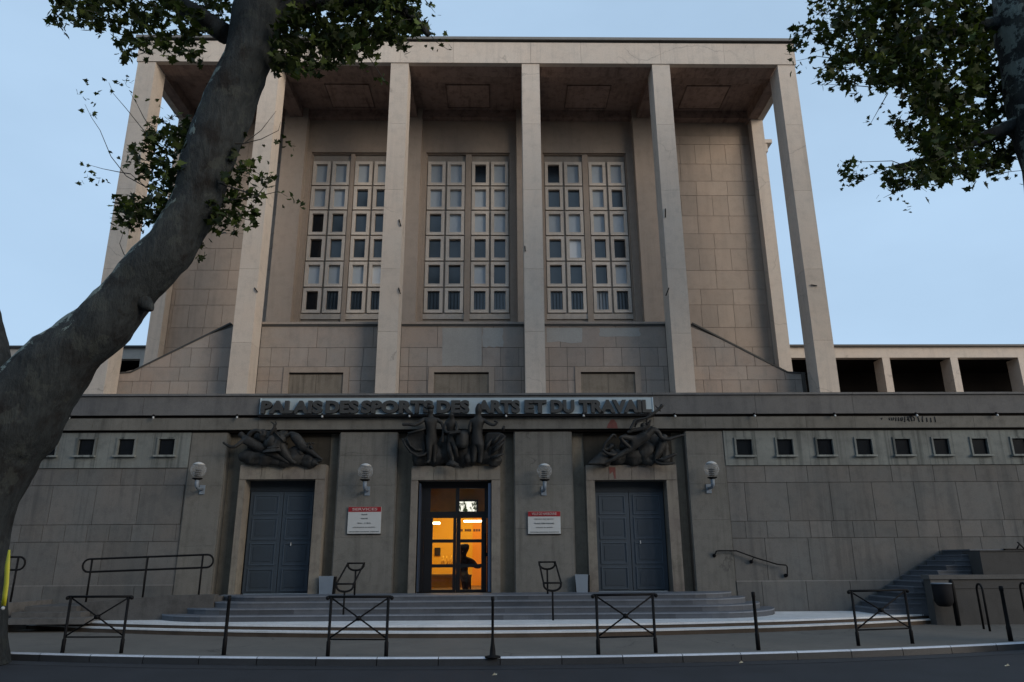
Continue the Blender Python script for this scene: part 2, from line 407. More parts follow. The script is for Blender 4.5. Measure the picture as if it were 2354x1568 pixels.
# entablature and roof edge
e=MB();xe0,xe1=colx[0]-.04,colx[5]+cw+.04
xx=xe0;segs=[xe0,colx[1]+.3,colx[2]+.3,-1.55,colx[3]+.3,2.75,colx[4]+.3,7.6,xe1]
for a,b in zip(segs,segs[1:]):
    e.tint=random.uniform(.96,1.05);e.box(a+.003,b-.003,YC-.03,YC+.16,zsof+.003,18.44)
part('entablature',e,M['col'])
r=MB();r.tint=3.2;r.box(xe0-.12,xe1+.1,YC-.1,YW+.3,18.52,18.62);r.tint=.5;r.box(xe0-.02,xe1+.02,YC-.0,YW,18.44,18.52);part('roof_edge',r,M['roof'])  # darker course under the slab has its shadow put into the colour
# portico ceiling, cross beams, ceiling panels
c=MB();c.tint=.95
c.box(xe0+.02,xe1-.02,YC+.75,YW,zsof+.42,zsof+.8)
xs=[(colx[i]+cw/2) for i in range(6)]
for i,x in enumerate(colx):
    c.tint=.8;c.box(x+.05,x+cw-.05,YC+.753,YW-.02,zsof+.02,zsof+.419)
for i in range(5):
    a=colx[i]+cw;b=colx[i+1];m_=(a+b)/2
    c.tint=1.;c.box(a,b,YC+.163,YC+.75,zsof+.02,zsof+.6)
    c.tint=.9;c.box(a-.047,b+.047,YC+.753,YC+1.25,zsof+.16,zsof+.416)   # shallow drop behind the entablature
    c.box(a-.047,b+.047,YW-.34,YW-.02,zsof+.10,zsof+.416)
    # framed hatch panel
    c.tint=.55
    y0,y1=YC+1.7,YC+3.1
    zc=zsof+.42
    for (p,q,r_,s_) in ((m_-.8,m_+.8,y0,y0+.03),(m_-.8,m_+.8,y1-.03,y1),(m_-.8,m_-.77,y0+.03,y1-.03),(m_+.77,m_+.8,y0+.03,y1-.03)):
        c.box(p,q,r_,s_,zc-.03,zc-.001)
    c.tint=1.12;c.box(m_-.76,m_+.76,y0+.04,y1-.04,zc-.018,zc-.001)
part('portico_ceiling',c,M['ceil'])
# side beam of the portico ends (fascia on the sides)
for xa,xb in ((xe0+.0,colx[0]+.18),(colx[5]+cw-.18,xe1)):
    s=MB();s.box(xa,xb,YC+.752,YW+.6,zsof+.0,18.44);part('side_entablature',s,M['col'])

# hall front wall
WL,WR=X(345,830,YW),X(1745,310,YW)
zt=zsof+.43
w=MB()
wins=[(-7.0,-5.58),(-5.43,-4.02),(-2.71,-1.27),(-1.06,.35),(1.67,3.115),(3.32,4.725)]
zb,ztp=9.62,16.08            # window zone bottom/top
part_z=zled
# backing wall with holes left for the windows
def solid(x0,x1,z0,z1,mb,y=YW): mb.box(x0,x1,y,y+.5,z0,z1)
w.tint=1.
solid(WL,-7.35,zled,zt,w);solid(5.1,WR,zled,zt,w)
solid(-7.35,5.1,zled,zb,w);solid(-7.35,5.1,ztp+.25,zt,w)
xcur=-7.35
for a,b in wins+[(5.1,5.1)]:
    if a-xcur>.01: solid(xcur,a,zb+.001,ztp+.249,w)
    xcur=b
part('hall_wall',w,M['upper'])
# smooth frames and lintels round the window bays
fr=MB()
bays=[(colx[1]+cw/2,colx[2]+cw/2,-7.0,-4.02),(colx[2]+cw/2,colx[3]+cw/2,-2.71,.35),(colx[3]+cw/2,colx[4]+cw/2,1.67,4.725)]
for a,b,wa,wb in bays:
    fr=MB();fr.tint=.9;fr.box(wa-.42,wb+.42,YW-.10,YW-.002,ztp+.28,zt-.12)       # plain frieze over windows
    fr.tint=.97;fr.box(wa-.42,wa-.04,YW-.12,YW-.002,zled+2.6,ztp+.27);fr.box(wb+.04,wb+.42,YW-.12,YW-.002,zled+2.6,ztp+.27);part('window_bay_frame',fr,M['upper'])
for x in colx[1:5]:
    fr=MB();fr.tint=1.04;fr.box(x-.42+.3,x+.42+.3,YW-.45,YW-.003,zled+2.6,zt-.02);part('wall_pilaster',fr,M['upper'])
# panelled end bays
pn=MB()
def pr(z0,z1,hs,w0):
    rows=[];z=z0;i=0
    while z<z1-.1:
        h=hs[i%len(hs)];rows.append((z,min(z+h,z1),w0 if i%3 else w0*.5,(i*0.55)%w0));z+=h;i+=1
    return rows
PR=pr(zled+1.2,zt-.9,[.84,.60,.72],1.16)
for xa,xb in((WL+.45,-7.95),(colx[4]+.75,WR-.44)):
    pn=MB();panels(pn,xa,xb,PR,YW-.025,.02,.013,var=.07)
    pn.tint=.8;pn.box(xa,xb,YW-.025,YW-.003,zt-.9,zt-.1);part('wall_cladding',pn,M['upper'])
for xa,xb in((WL-.02,WL+.42),(WR-.42,WR+.02)):
    pi=MB();pi.box(xa,xb,YW-.40,YW+.52,zled,zt+.3);part('end_pilaster',pi,M['col'])
cn=MB();cn.box(WR+.02,WR+.5,YW+.1,YW+1.2,16.95,17.1);cn.box(WR+.02,WR+.32,YW+.15,YW+1.2,16.6,16.949);part('side_cornice',cn,M['casement'])
# hall body behind
h=MB();h.box(WL+.6,WR-.6,YW+.5,YW+14,zled,17.3);part('hall_body',h,M['upper'])

# tall windows: six, each a lattice of twelve casements
state=['LLLLLLKLKLLL','LLDDLLLLMDLD','KDDDDLLLLLLL','KDDDDDDDDBDK','LLLBDDLDDDDL','kddddddddddd'.replace('k','K')]
rowz=[16.065,15.022,14.02,13.004,11.993,10.988,10.004]
wlab=['left window of the left bay','right window of the left bay, half hidden by the column','left window of the centre bay','right window of the centre bay','left window of the right bay','right window of the right bay']
for wi,(a,b) in enumerate(wins):
    lat=MB();mid=(a+b)/2;yl=YW+.10;lat.tint=.62
    lat.box(a,b,yl,yl+.12,9.70,10.0)          # sill panel
    lat.tint=.85;lat.box(a-.02,b+.02,yl-.06,yl-.002,9.80,10.0);lat.tint=.55
    lat.box(a,b,yl,yl+.12,16.07,ztp+.26)
    lat.box(mid-.035,mid+.035,yl+.001,yl+.12,10.001,16.069);lat.box(a,a+.025,yl+.001,yl+.12,10.001,16.069);lat.box(b-.025,b,yl+.001,yl+.12,10.001,16.069)
    for z in rowz[1:-1]: 
        lat.box(a+.026,mid-.036,yl,yl+.12,z-.022,z+.022);lat.box(mid+.036,b-.026,yl,yl+.12,z-.022,z+.022)
    lo=part('window',lat,M['casement'],'tall lattice window of twelve lights, '+wlab[wi])
    for ri in range(6):
        zt_,zb_=rowz[ri]-.024,rowz[ri+1]+.024
        for ci,(p,q) in enumerate(((a+.027,mid-.037),(mid+.037,b-.027))):
            s_=state[ri][wi*2+ci]
            cm=MB();fw=.115;yf=YW+.02;yg=YW+.16
            cm.tint=random.uniform(.97,1.12)
            gx0,gx1,gz0,gz1=p+fw,q-fw,zb_+fw,zt_-fw
            cm.box(p,q,yf,yg,gz1,zt_);cm.box(p,q,yf,yg,zb_,gz0);cm.box(p,gx0,yf,yg,gz0+.0005,gz1-.0005);cm.box(gx1,q,yf,yg,gz0+.0005,gz1-.0005)
            cm.tint=1.35;cm.box(p+.01,q-.01,yf-.02,yf-.001,zb_,zb_+.03)
            cm.tint=random.uniform(.85,1.1)
            cm.mat={'L':1,'B':2,'D':3,'M':3,'K':4,'d':3}[s_]
            if wi==5 and ri==5 and ci==0: cm.mat=1
            cm.box(gx0,gx1,yg-.02,yg-.005,gz0,gz1)
            if ri==5 and s_!='K':
                cm.mat=4
                for t_ in(.22,.5,.78): xx=gx0+(gx1-gx0)*t_;cm.box(xx-.013,xx+.013,yf+.03,yf+.05,gz0,gz1)
            o=cm.build('casement',[M['casement'],M['blind'],M['bright'],M['gdark'],M['gblack']],lo)
# dark slots under the windows
for a,b in wins: sl=MB();sl.box(a,b,YW+.3,YW+.45,9.60,9.72);part('window_slot',sl,M['hole_shade'])

# parapet between the columns, with caps, blind niches, and sloping ends
zpar=Z(746,YP)
zslR=[(X(1590,745,YP),Z(745,YP,1590)),(X(1810,858,YP),Z(858,YP,1810)),(X(1850,860,YP),Z(860,YP,1850))]
zslL=[(X(530,745,YP),Z(745,YP,530)),(X(300,858,YP),Z(858,YP,300)),(X(272,860,YP),Z(860,YP,272))]
pa=MB()
pa.box(zslL[0][0],zslR[0][0],YP+.03,YP+.3,zled-.05,zpar)
for s3 in (zslL,zslR):
    poly=[(s3[0][0],zled-.05),(s3[2][0],zled-.05),(s3[2][0],s3[2][1]),(s3[1][0],s3[1][1]),(s3[0][0],s3[0][1])]
    pa.mat=0;pa.prismY(poly,YP+.031,YP+.3)
part('parapet_core',pa,M['joint'])
zr=[Z(905,YP),Z(874.6,YP),Z(842.6,YP),Z(799,YP),zpar]
zr[0]=zled-.05
pp=MB();nic=[(X(663,880,YP),X(788,880,YP)),(X(997,880,YP),X(1123,880,YP)),(X(1335,880,YP),X(1460,880,YP))]
znt=Z(856,YP);fwn=.17
for i in range(3):
    pp=MB();a=colx[i+1]+cw+.003;b=colx[i+2]-.003;n0,n1=nic[i]
    for p,q in((a,n0-fwn),(n1+fwn,b)):
        panels(pp,p,q,[(zr[0],zr[1],.56,.2+.1*i),(zr[1],zr[2],.56,.2+.1*i)],YP,.03,.012)
    panels(pp,n0-fwn,n1+fwn,[(znt+fwn,zr[2]+.001,3,0)],YP,.03,.01)
    panels(pp,a,b,[(zr[2],zr[3],.56,.2+.1*i),(zr[3],zr[4],1.72,.6*i)],YP,.03,.012)
    part('parapet_cladding',pp,M['parapet'])
def clipR(x):
    (x0,z0),(x1,z1),_=zslR
    return z0 if x<x0 else (z1 if x>x1 else z0+(z1-z0)*(x-x0)/(x1-x0))
def clipL(x):
    (x0,z0),(x1,z1),_=zslL
    return z0 if x>x0 else (z1 if x<x1 else z0+(z1-z0)*(x-x0)/(x1-x0))
rows5=[(zr[0],zr[1],.56,.1),(zr[1],zr[2],1.16,.5),(zr[2],zr[3],.6,.3),(zr[3],zr[4],1.4,.2)]
pp=MB();panels(pp,colx[4]+cw+.003,zslR[2][0],rows5,YP,.03,.012,clipR);part('parapet_cladding',pp,M['parapet'])
pp=MB();panels(pp,zslL[2][0],colx[1]-.003,rows5,YP,.03,.012,clipL);part('parapet_cladding',pp,M['parapet'])
for i in range(1,4): 
    cp=MB();cp.box(colx[i]+cw+.002,colx[i+1]-.002,YP-.06,YP+.34,zpar+.001,zpar+.07)
    cp.mat=1;cp.box(colx[i]+cw+.002,colx[i+1]-.002,YP-.04,YP+.3,zpar-.05,zpar);part('parapet_cap',cp,[M['parapet'],M['roof']])
for s3 in (zslL,zslR):
    cp=MB();cp.mat=1;p=[Vector((a,YP+.13,b+.03)) for a,b in s3]
    for i in range(2):
        d=p[i+1]-p[i];cp.obox((p[i]+p[i+1])/2,d/2,(0,.15,0),Vector((-d.z,0,d.x)).normalized()*.025)
    part('sloping_cap',cp,[M['parapet'],M['roof']])
for (a,b) in nic:
    nb=MB();nb.box(a-fwn,a-.001,YP-.03,YP+.028,zled-.05,znt);nb.box(b+.001,b+fwn,YP-.03,YP+.028,zled-.05,znt);nb.box(a-fwn,b+fwn,YP-.03,YP+.028,znt+.001,znt+fwn)
    o=part('blind_niche',nb,M['upper'])
    bd=MB();mid=(a+b)/2;bd.box(a,mid-.006,YP+.018,YP+.026,zled-.05,znt);bd.tint=.95;bd.box(mid+.006,b,YP+.018,YP+.026,zled-.05,znt)
    bd.build('niche_board',M['niche'],o)
    sh=MB();sh.box(a,b,YP-.01,YP+.0175,znt-.045,znt-.001);sh.build('niche_slot',M['hole_shade'],o)
# pale repair patches
def blob(x0,x1,y0,y1,Y,j=6,seed=0):
    rr=random.Random(seed);pts=[]
    for (p,q,n) in(((x0,y0),(x1,y0),5),((x1,y0),(x1,y1),4),((x1,y1),(x0,y1),6),((x0,y1),(x0,y0),4)):
        for i in range(n):
            t=i/n;pts.append((p[0]+(q[0]-p[0])*t+rr.uniform(-j,j)*(i>0),p[1]+(q[1]-p[1])*t+(rr.uniform(-j,j) if (i>0 and n!=5) else 0)))
    return [(at(a,b,Y).x,at(a,b,Y).z) for a,b in pts]
D5=lambda zx,zy:((1000+zx*.4719)/1.36,(700+zy*.4719)/1.36)
for k_,(a,b,c_,d) in enumerate(((810,1070,690,940),(1080,1212,690,815),(1503,1735,690,785),(1850,2118,690,745))):
    pt=MB();(xa,ya),(xb,yb)=D5(a,c_),D5(b,d);pt.tint=(1,1.15,1.15,1.05)[k_];pt.prismY(blob(xa,xb,ya,yb,YP,2.5 if k_ else 1,k_),YP-.004,YP+.002);part('plaster_patch',pt,M['patch'])
# end posts of the sloping parapets
ep=MB();ep.box(X(1843,880,YP),X(1850,880,YP),YP-.05,YP+.0,zled-.05,zslR[2][1]);part('downpipe',ep,M['roof'])

# side galleries behind: long low attic storeys with fins
YG=8.0
zg0,zg1,zg2=zled,Z(822,YG,2100),Z(795,YG,2100)
for side,(xa,xb) in enumerate(((-45,WL-.03),(WR+.03,45))):
    g=MB();g.box(xa,xb,YG,YG+.3,zg1,zg2-.12);g.box(xa,xb,YG,YG+3,zg2-.119,zg2-.05)
    o=part('side_gallery',g,M['col'],('left' if side==0 else 'right')+' low attic gallery behind the entrance block')
    r=MB();r.box(xa-.1,xb+.1,YG-.12,YG+3.2,zg2-.049,zg2+.03);r.build('gallery_roof_edge',M['roof'],o)
    d=MB();d.box(xa,xb,YG+2.6,YG+2.9,zled-1,zg2-.12);d.box(xa,xb,YG+.31,YG+2.6,zg1+.02,zg1+.1);d.build('gallery_back_wall',M['hole_shade'],o)
    fx=[X(2036,880,YG),X(2194,880,YG)];stp=fx[1]-fx[0];wf=X(2053,880,YG)-fx[0]
    f=MB();x=fx[0]+(-stp if side else -stp*20)
    xs_=[fx[0]+stp*i for i in range(-1,18)] if side else [X(314,880,YG)-stp*i for i in range(0,18)]
    for x in xs_:
        if side==0 and x>WL: continue
        if abs(x)>25: continue
        f=MB();f.box(x,x+wf,YG+.002,YG+.7,zled-1,zg1-.001);f.build('gallery_fin',M['col'],o)

# ---- low entrance block
Y0=0.
zf=[6.083,5.50,5.46,5.42,5.09]
EL,ER=-45.,45.
fa=MB();x=EL
segx=[-45]+[X(v,930,-.12) for v in (-500,-100,330,778)]+[X(v,930,-.12) for v in (1580,1950,2300,2700)]+[45]
# rebuild: long cast lengths with fine joints
xs_=sorted(set([EL,-30,-20,-12.4,X(330,930,-.12),X(598,930,-.12),X(1500,930,-.12),X(1736,930,-.12),X(1960,930,-.12),16.5,25,35,ER]))
for a,b in zip(xs_,xs_[1:]):
    fa.tint=random.uniform(.93,1.07);fa.box(a+.004,b-.004,-.12,.5,5.50,6.03);fa.tint=1.15;fa.box(a+.004,b-.004,-.17,.9,6.032,6.09)
part('upper_fascia',fa,M['band'])
fb=MB()
for a,b in zip(xs_,xs_[1:]):
    m_=(a+b)/2
    for p,q in((a,m_),(m_,b)):
        fb.tint=random.uniform(.92,1.08);fb.box(p+.003,q-.003,-.10,.5,5.10,5.42)
part('lower_fascia',fb,M['band2'])
gp=MB();gp.box(EL,ER,-.03,.5,5.421,5.499);gp.box(EL,ER,.0,.5,5.04,5.099);part('fascia_gap_painted_shade',gp,M['hole_shade'])  # near-black strips paint the shade between and under the fascias
rf=MB();rf.box(EL,ER,.9,YG+3,5.6,6.04);part('block_roof',rf,M['roof'])
# central zone: back wall of recesses, piers
YR=.30
DX=[(-6.81,-4.94),(-2.198,-.225),(2.55,4.49)]
FX=[(-6.97,-4.68),(-2.38,.01),(2.32,4.78)]
zdt=[Z(1102.6,0,640),Z(1104,0,1044),Z(1104,0,1450)]; zft=[Z(1068,-.12,640),Z(1071,-.12,1044),Z(1069,-.12,1450)]
zs0=.845
bk=MB();xc=-8.4
for (a,b),zt_ in zip(DX,zdt):
    bk.box(xc,a,YR,YR+.3,zs0-.6,5.09);bk.box(a,b,YR,YR+.3,zt_,5.09);xc=b
bk.box(xc,6.12,YR,YR+.3,zs0-.6,5.09)
bk.mat=0;bk.tint=.22
for a,b in FX: bk.box(a,b,YR-.04,YR-.002,zft[0]-.05,5.04)
part('recess_wall',bk,[M['recess'],M['hole_shade']])
piers=[(-8.40,-7.46),(-4.36,-2.83),(.41,1.95),(5.13,6.14)]
plab=['far left pier with a globe lamp','pier between left and centre doors','pier between centre and right doors','far right pier with cracked top']
for i,(a,b) in enumerate(piers):
    p=MB();zz=[.1,2.05+.2*i,3.6,4.4,5.035]
    for z0,z1 in zip(zz,zz[1:]): p.tint=random.uniform(.96,1.05);p.box(a,b,0,YR-.002,z0+.002,z1-.002)
    p.tint=.9;p.box(a-.03,a+.03,.02,YR-.003,.1,5.03);p.box(b-.03,b+.03,.021,YR-.003,.1,5.03)
    part('pier',p,M['pier'],plab[i])
for i,((a,b),(fa_,fb_)) in enumerate(zip(DX,FX)):
    s=MB();zt_=zdt[i];zl=zft[i]
    s.tint=1;s.box(fa_,a,-.10,YR-.003,zs0-.01,zt_)
    s.tint=1.03;s.box(b,fb_,-.10,YR-.003,zs0-.01,zt_)
    n=4
    for k_ in range(n):
        p=fa_+(fb_-fa_)*k_/n;q=fa_+(fb_-fa_)*(k_+1)/n;s.tint=random.uniform(.9,1.12);s.box(p+.004,q-.004,-.12,YR-.003,zt_+.001,zl)
    part('door_surround',s,M['surround'],['surround of the left door','surround of the centre door with reddish marks','surround of the right door with a red stain'][i])
# blue double doors
def blue_door(a,b,zt_,lab,kx):
    d=MB();Y=.34;mid=(a+b)/2
    d.tint=.35;d.box(a,b,Y+.06,Y+.1,zs0,zt_)
    d.tint=.5;d.box(a,b,Y+.0,Y+.059,zt_-.28,zt_)
    o=part('double_door',d,M['door'],lab)
    H=zt_-.29-zs0
    for p,q in((a+.05,mid-.008),(mid+.008,b-.03)):
        l=MB();l.tint=1.;l.box(p,q,Y,Y+.055,zs0+.01,zt_-.29)
        for f0,f1 in((.02,.24),(.27,.49),(.52,.74),(.77,.97)):
            z0,z1=zs0+H*f0,zs0+H*f1
            for (pp_,qq_,c0,c1) in((p+.10,q-.10,z1-.035,z1),(p+.10,q-.10,z0,z0+.035),(p+.10,p+.13,z0+.036,z1-.036),(q-.13,q-.10,z0+.036,z1-.036)):
                l.tint=1.25;l.box(pp_,qq_,Y-.022,Y-.001,c0,c1)
            l.tint=.85;l.box(p+.2,q-.2,Y-.012,Y-.0015,z0+.10,z1-.10)
        lo=l.build('door_leaf',M['door'],o)
    k=MB();k.box(kx-.012,kx+.012,Y-.05,Y-.024,2.05,2.13);k.build('door_handle',M['white'],o)
blue_door(*DX[0],zdt[0],'blue-grey panelled double door at the left',(DX[0][0]+DX[0][1])/2+.3)
blue_door(*DX[2],zdt[2],'blue-grey panelled double door at the right',(DX[2][0]+DX[2][1])/2+.25)
# glazed centre door with the lit lobby behind
a,b=DX[1];zt_=zdt[1];Y=.34
f=MB()
S=lambda zx,zy:((1270+zx*.2551)/1.36,(1480+zy*.2551)/1.36)
def sx(zx,zy=700): return at(*S(zx,zy),Y).x
def sz(zy,zx=600): return at(*S(zx,zy),Y).z
zz=[zt_,sz(184),sz(466),sz(546),sz(807),sz(848),sz(1111),sz(1152),sz(1423),zs0]
def bar(x0,x1,z0,z1,y0=Y,y1=Y+.06,tint=1): f.tint=tint;f.box(x0,x1,y0,y1,z0,z1)
xl=[a,sx(297,300),sx(605,300),sx(648,300),sx(957,300),b]
bar(a,b,zz[1],zz[0]);bar(a,xl[1],zz[2],zz[1]-.001);bar(xl[2],xl[3],zz[2],zz[1]-.001);bar(xl[4],b,zz[2],zz[1]-.001);bar(a,b,zz[3],zz[2]-.001)
fo=part('glazed_door',f,M['frame'],'glazed double door of the centre entrance with a lit lobby behind')
xd=[sx(215),sx(322),sx(573),sx(612),sx(664),sx(919),sx(985)]
for (p0,p1,p2,p3) in((xd[0],xd[1],xd[2],xd[3]-.003),(xd[3]+.003,xd[4],xd[5],xd[6])):
    l=MB()
    l.box(p0,p1,Y+.005,Y+.06,zs0,zz[3]-.002);l.box(p2,p3,Y+.005,Y+.06,zs0,zz[3]-.002)
    for z0,z1 in((zz[5],zz[4]),(zz[7],zz[6]),(zs0,zz[8])): l.box(p1+.001,p2-.001,Y+.006,Y+.06,z0,z1)
    lo=l.build('door_leaf',M['frame'],fo)
    l.v and None
g=MB();g.box(xd[1]-.02,xd[5]+.02,Y+.03,Y+.036,zs0+.02,zz[3]);g.box(xl[1]-.01,xl[4]+.01,Y+.03,Y+.036,zz[2],zz[1]);g.build('door_glass',M['glass'],fo)
j=MB();j.box(a,xd[0]-.004,Y,Y+.12,zs0,zz[3]-.003);j.build('door_jamb',M['frame'],fo);j=MB();j.box(xd[6]+.004,b,Y,Y+.12,zs0,zz[3]-.003);j.build('door_jamb',M['frame'],fo)
h=MB()
h.box(b-.09,b-.02,-.02,Y-.01,zs0+.02,zt_-.08);h.build('shutter_leaf',M['doorL'],fo);h=MB();h.tint=.35;h.box(a+.03,a+.07,-.02,Y-.01,zs0+.02,zt_-.08);h.build('shutter_leaf',M['doorL'],fo)
k=MB();k.tube([(xd[6]-.03,Y-.06,zs0+.9),(xd[6]-.03,Y-.06,zs0+1.5)],.02);k.ball((xd[6]+.0,Y-.05,zs0+.95),.045);k.build('door_handle',M['black'],fo)

# lobby room
LX0,LX1,LY0,LY1,LZ0,LZ1=-3.6,1.4,.80,6.2,.845,4.6
rm=MB()
rm.mat=0;rm.box(LX0-.1,LX0,LY0,LY1,LZ0,LZ1);rm.box(LX1,LX1+.1,LY0,LY1,LZ0,LZ1)
rm.mat=1;rm.box(LX0-.1,-.95,LY1,LY1+.1,LZ0,LZ1);rm.mat=0;rm.box(-.949,LX1+.1,LY1,LY1+.1,LZ0,LZ1)
rm.mat=2;rm.box(LX0,LX1,LY0-.34,LY1,LZ0-.1,LZ0);rm.mat=1;rm.tint=.5;rm.box(LX0,LX1,LY0,LY1,LZ1,LZ1+.1)
rm.tint=1
part('lobby_walls',rm,[M['orange'],M['ochre'],M['floorm']])
bm_=MB();bm_.box(LX0,LX1,1.7,1.85,zz[3]+.12,LZ1);part('added_lobby_beam',bm_,plain('brown_beam',(.85,.45,.05),.7))  # added drop beam, keeps the view through the transom unlit
def lobby_at(zx,zy,Yl): return at(*S(zx,zy),Yl)
ff=MB()
p=lobby_at(365,610,3.6);q=lobby_at(818,586,4.4)
ff.box(p.x-.75,p.x+.12,3.5,3.62,p.z-.03,p.z+.03)
o=ff.build('ceiling_light',M['tube']);tag(o,'lit fluorescent tube seen through the upper left door pane','light','lobby ceiling lights')
ff=MB();ff.box(q.x-.3,q.x+.28,4.3,4.42,q.z-.025,q.z+.025)
o=ff.build('ceiling_light',M['tube']);tag(o,'lit fluorescent tube seen through the upper right door pane','light','lobby ceiling lights')
for i,(x,y,z,e_) in enumerate(((-2.2,3.4,4.1,60),(-.5,4.4,4.1,46))):
    ld=bpy.data.lights.new('lobby_lamp','AREA');ld.energy=e_;ld.size=1.0;ld.color=(1.,.74,.30)
    lo=bpy.data.objects.new('lobby_lamp',ld);C.objects.link(lo);lo.location=(x,y,z)
# lobby furniture
p0=lobby_at(310,1250,3.9);p1=lobby_at(600,1330,3.9)
ct=MB();ct.tint=1;ct.box(LX0+.3,p1.x+.2,3.7,4.1,LZ0+.02,p0.z);ct.tint=1.3;ct.box(LX0+.28,p1.x+.22,3.66,4.14,p0.z+.001,p0.z+.04)
tag(ct.build('counter',plain('counter_olive',(.22,.16,.03),.6)),'long low olive counter inside the lit lobby, behind the left door leaf','counter')
p0=lobby_at(345,910,LY1-.03);p1=lobby_at(415,1008,LY1-.03)
pc=MB();pc.box(p0.x,p1.x,LY1-.04,LY1-.002,p1.z,p0.z);tag(pc.build('framed_notice',M['dark']),'small dark framed notice on the orange lobby wall','picture')
p0=lobby_at(650,346,1.6);p1=lobby_at(855,470,1.6)
pc=MB();pc.box(p0.x,p1.x,1.58,1.61,p1.z,p0.z);so=pc.build('reflection_panel',M['reflection']);tag(so,'added glowing panel standing in for street trees reflected in the transom glass','reflection')  # added panel, street reflection in the glass put in as emission
pb=MB();pb.box(p0.x-.05,p1.x+.05,1.611,1.66,p1.z-.05,p0.z+.05);pb.build('reflection_panel_back',M['dark'],so)
bn=MB()
for za,zb_ in((655,690),(714,740),(742,768),(770,793),(820,845),(850,875),(880,905)):
    u=lobby_at(za,682,5.4);v=lobby_at(zb_,712,5.4);bn.box(u.x,v.x,5.39,5.41,v.z,u.z)
bn.tint=1;tag(bn.build('wall_plaques',plain('brown_plaque',(.07,.03,.01),.7)),'row of small dark plaques along the far lobby wall','plaque')
u=lobby_at(430,1108,3.85);bq=MB()
for i in range(7): bq.tube([(u.x+.05*i,3.85,p0.z*0+u.z-.02),(u.x+.05*i+random.uniform(-.06,.08),3.85+random.uniform(-.05,.05),u.z+random.uniform(.1,.25))],[.012,.02],5)
tag(bq.build('leaflets',M['ochre']),'curled pale leaflets standing on the lobby counter','leaflets')

# ---- wing walls
zpl=[Z(1336,0,1700),Z(1237,0,1700),Z(1198,0,1700),Z(1109,0,1700),Z(1070.6,0,1700)]
wR0=6.173;wL1=-8.433
zwb=.1
rowsW=[(zwb,zpl[0],1.16,.5),(zpl[0],zpl[1],1.16,.3),(zpl[1],zpl[2],.58,.2),(zpl[2],zpl[3],1.16,.7),(zpl[3],zpl[4],1.16,.1)]
for side,(xa,xb) in enumerate(((-24,wL1),(wR0,26))):
    w=MB();w.box(xa,xb,.06,.4,.0,5.04)
    o=part('wing_wall',w,M['joint'],('left' if side==0 else 'right')+' stone-clad wing wall of the entrance block')
    pnl=MB();rr=rowsW
    panels(pnl,xa,xb,rr[1:],.03,.03,.012,var=.1)
    panels(pnl,xa,xb,rr[:1],.0,.058,.012,var=.08)
    pnl.tint=1.5;pnl.box(xa,xb,-.003,.029,zpl[0]-.012,zpl[0]+.012)
    pnl.build('cladding',M['wing'],o)
    # stained upper band with square window holes
    cx=[X(v,1027,0) for v in ((111,198,290,382.5) if side==0 else (1710,1804,1896,1986,2075,2163.6,2252))]
    st_=cx[1]-cx[0]
    if side==0: cx=[cx[0]-st_*i for i in range(1,8)][::-1]+cx
    else: cx=cx+[cx[-1]+st_*i for i in range(1,8)]
    zc=Z(1028,0,1800 if side else 300);hw,hh=.265,.27
    tb=MB();xc=xa
    for x in cx+[None]:
        e_=xb if x is None else x-hw
        tb.tint=random.uniform(.93,1.07);tb.box(xc,e_,.0,.05,zpl[4]+.01,5.04)
        if x is not None:
            tb.box(x-hw,x+hw,.0,.05,zpl[4]+.01,zc-hh);tb.box(x-hw,x+hw,.0,.05,zc+hh,5.04);xc=x+hw
    tb.build('stained_band',M['wtop'],o)
    for x in cx:
        if abs(x)>17: continue
        f=MB();t_=.05
        f.tint=1.0;f.box(x-hw,x+hw,-.03,.1,zc+hh-t_,zc+hh);f.box(x-hw,x-hw+t_,-.03,.1,zc-hh+t_,zc+hh-t_-.001);f.box(x+hw-t_,x+hw,-.03,.1,zc-hh+t_,zc+hh-t_-.001)
        f.tint=1.25;f.box(x-hw-.03,x+hw+.03,-.09,.1,zc-hh-.0,zc-hh+t_-.001)
        wo=part('small_window',f,M['wtop'])
        d=MB();d.box(x-hw+.01,x+hw-.01,.052,.058,zc-hh+.01,zc+hh-.01);d.build('window_pane',M['gblack'],wo)
# red stains and marks
def decal(pts,Y): rs=MB();rs.prismY([(at(a,b,Y).x,at(a,b,Y).z) for a,b in pts],Y-.004,Y+.001);part('red_stain',rs,M['stain'])
decal([(1394,984),(1397,975),(1404,965),(1411,964),(1417,973),(1420,985)],-.10)
decal([(1399,1074),(1414,1074),(1415,1100),(1412,1101),(1408,1084),(1401,1090)],-.12)
# small iron hooks left on the columns
for (xa_,ya_,xb_,yb_) in((917,505,921,520),(916,662,920,676),(1206,566,1207,578),(1537,662,1530,680),(1863,655,1877,657),(585,662,592,672),(1529,480,1529,500)):
    hk_=MB();hk_.tube([at(xa_,ya_,YC-.02),at((xa_+xb_)/2,(ya_+yb_)/2,YC-.05),at(xb_,yb_,YC-.02)],.018,6);part('iron_hook',hk_,M['hole_shade'])
